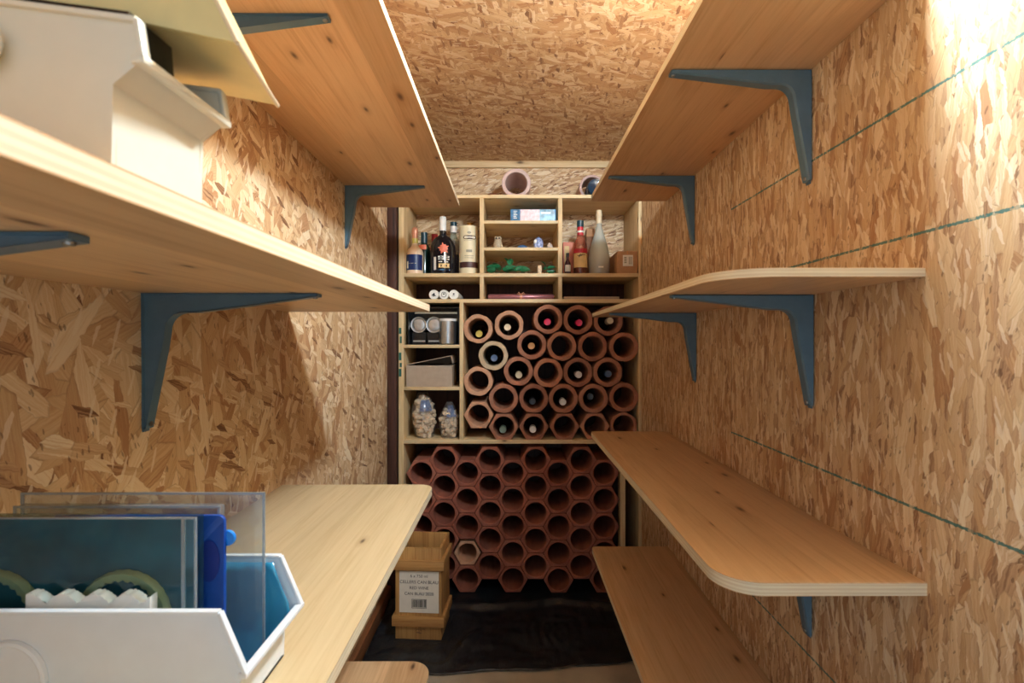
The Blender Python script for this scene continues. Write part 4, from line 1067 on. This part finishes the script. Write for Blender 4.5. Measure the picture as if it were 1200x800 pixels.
# blue card
Y = 0.486; xr = sx(262.5, Y); zt = ctop(604, Y); r_ = 0.006
t = thing('blue_card', 'bright blue rounded card standing behind the teal package', 'card', (-0.36, Y, zb))
pts = [(-0.10, 0)] + [(xr + 0.36, 0)] + [(xr + 0.36 - r_ + r_*math.cos(a*PI/16), zt - zb - r_ + r_*math.sin(a*PI/16)) for a in range(9)] + [(-0.10, zt - zb)]
MB().prism(pts, 1, 0, 0.004, 0.0006).build('card', M['blue_card'], t)
dd = MB(); cx_, cz_ = sx(245, Y) + .36, ctop(657, Y) - zb
dd.prism([(cx_ + 0.011*math.cos(2*PI*k/24), cz_ + 0.021*math.sin(2*PI*k/24)) for k in range(24)], 1, -0.0006, -0.0001); dd.build('printed_oval', M['blue_dark'], t)
dd = MB(); dd.lathe([(0.0001,-0.001),(0.0075,0.0),(0.0080,0.003),(0.0001,0.0035)], (xr + .36, 0.0045, ctop(633, Y) - zb), 'y', 20); dd.build('hang_tab', M['blue_light'], t)
# front teal package
Y = 0.468; xr = sx(230, Y); zt = ctop(606, Y)
t = thing('cutter_pack', 'dark teal clear-fronted package of fluted cutters in the white bin', 'package', (-0.42, Y, zb))
MB().box((-0.115, 0.0105, 0.001), (xr + 0.412, 0.0118, zt - zb - 0.004)).build('card_insert', M['teal_card'], t)
MB().box((-0.12, 0, 0), (xr + 0.42, 0.0125, zt - zb), 0.0015).build('clear_box', M['blister_teal'], t)
f = MB(); pack_frame(f, -0.12, xr + 0.42, -0.001, 0.0015, 0, zt - zb, 0.0016)
f.box((sx(213, Y) + .42, -0.0008, 0), (sx(217, Y) + .42, 0.0008, zt - zb)); f.build('box_edge', M['blister_rim'], t)
for px_ in (146, -6):
    cx_, cz_ = sx(px_, Y + .008) + 0.42, ctop(722, Y + .008) - zb
    rg = MB(); N = 96; ro = 0.046
    A = []
    for (rr, y_) in ((0.037, 0.0095), (0.037, 0.003), (0.0440, 0.0022), (0.0455, 0.005), (0.0455, 0.0095)):
        A.append([rg.bm.verts.new((cx_ + (rr - 0.0012*math.sin(k*2*PI*28/N*1.0)*(1 if rr < .04 else .3)) * math.cos(2*PI*k/N), y_, cz_ + (rr - 0.0012*math.sin(k*2*PI*28/N)*(1 if rr < .04 else .3)) * math.sin(2*PI*k/N))) for k in range(N)])
    for P_, Q_ in zip(A, A[1:]):
        for k in range(N): rg.face([P_[k], P_[(k+1)%N], Q_[(k+1)%N], Q_[k]])
    rg.build('fluted_cutter', M['cutter'], t)
# white scalloped strip
Y = 0.452
xa, xb = sx(29, Y), sx(176, Y); zt = ctop(695, Y); n = 4
t_pts = [(xa, zb)]; t_pts = [(xa, zb + .002)]
NN = 96
top = []
for k in range(NN + 1):
    u = k / NN; s_ = abs(math.sin(PI * (u * n * 0.98 + 0.35))); s2 = abs(math.sin(PI * (u * n * 3 + 0.2)))
    top.append((xa + (xb - xa) * u, zt - 0.0125 + 0.0105 * s_ ** 0.8 + 0.002 * s2))
pts = [(xa, zb), (xb, zb)] + list(reversed(top))
tag(MB().prism(pts, 1, Y, Y + 0.010, 0.0012).build('scalloped_cutter', M['white'], off=((xa + xb) / 2, Y, zb)), 'white scalloped-edge pastry cutter inside the near rim of white bin', 'cutter')
# crumpled teal film lining the mouth
mb = MB(); g = []
for j in range(25):
    r0 = []
    for i in range(25):
        u, v = i / 24, j / 24
        cr = 0.010 * abs(noise.noise(Vector((u * 5, v * 5, 4)))) + 0.004 * abs(noise.noise(Vector((u * 14, v * 14, 1))))
        if v < 0.6:
            x = -0.352 + 0.085 * u
            y = 0.447 + 0.097 * v / 0.6; zz = -0.0022 + cr * min(1, max(0, (x + 0.2705) / 0.003))
        else:
            w_ = (v - 0.6) / 0.4; zz = -0.0022 + 0.106 * w_; hz = zz + 0.0066
            xm = -0.2490 - (hz - 0.058) * 0.42 if hz > 0.058 else -0.2665 + max(0, (hz - 0.032) / 0.026) * 0.0175
            x = -0.352 + u * (xm + 0.352); y = 0.5445 + 0.0045 * w_ - cr * 0.45
        r0.append(mb.bm.verts.new((x, y, zb + zz)))
    g.append(r0)
for j in range(24):
    for i in range(24): mb.face([g[j][i], g[j][i+1], g[j+1][i+1], g[j+1][i]])
fo = mb.build('teal_wrapper', M['tealwrap'], off=(-0.30, 0.50, zb))
so = fo.modifiers.new('thick', 'SOLIDIFY'); so.thickness = 0.0006
tag(fo, 'crumpled teal plastic wrapper at the mouth of the lower white bin', 'wrapper')

# ------------------------------------------------------------------ lights
LX, LY, LZ = 0.40, 0.75, 2.01
lamp = thing('ceiling_lamp', 'round opal globe lamp on the ceiling above the highest right shelf', 'lamp', (LX, LY, ZC))
MB().lathe([(0.0001,0.0),(0.05,0.0),(0.055,-0.008),(0.05,-0.02),(0.03,-0.03),(0.022,-0.085),(0.0001,-0.085)], seg=32).build('lamp_base', M['white'], lamp)
MB().ball((0, 0, -0.136), 0.05, 24).build('globe', emit('lamp_glow', (0.80, 0.95, 1.06, 1), 640.0), lamp)
w = bpy.data.worlds.new('cellar_world'); SC.world = w; w.use_nodes = True
bg = w.node_tree.nodes['Background']; bg.inputs[0].default_value = (0.72, 0.86, 1.0, 1); bg.inputs[1].default_value = 0.95

# ------------------------------------------------------------------ camera
cam = bpy.data.cameras.new('camera'); cam.sensor_width = 36; cam.lens = F / 1200 * 36; cam.clip_start = 0.02
co = bpy.data.objects.new('camera', cam); COL.objects.link(co); co.location = (0, 0, H); co.rotation_euler = (PI / 2, 0, 0)
cam.dof.use_dof = True; cam.dof.focus_distance = 1.9; cam.dof.aperture_fstop = 9.0
SC.camera = co
SC.cycles.transparent_max_bounces = 40; SC.cycles.max_bounces = 12; SC.cycles.diffuse_bounces = 6
SC.view_settings.view_transform = 'Standard'; SC.view_settings.look = 'None'
SC.view_settings.gamma = 1.0; SC.view_settings.use_curve_mapping = False
SC.view_settings.exposure = 0.22
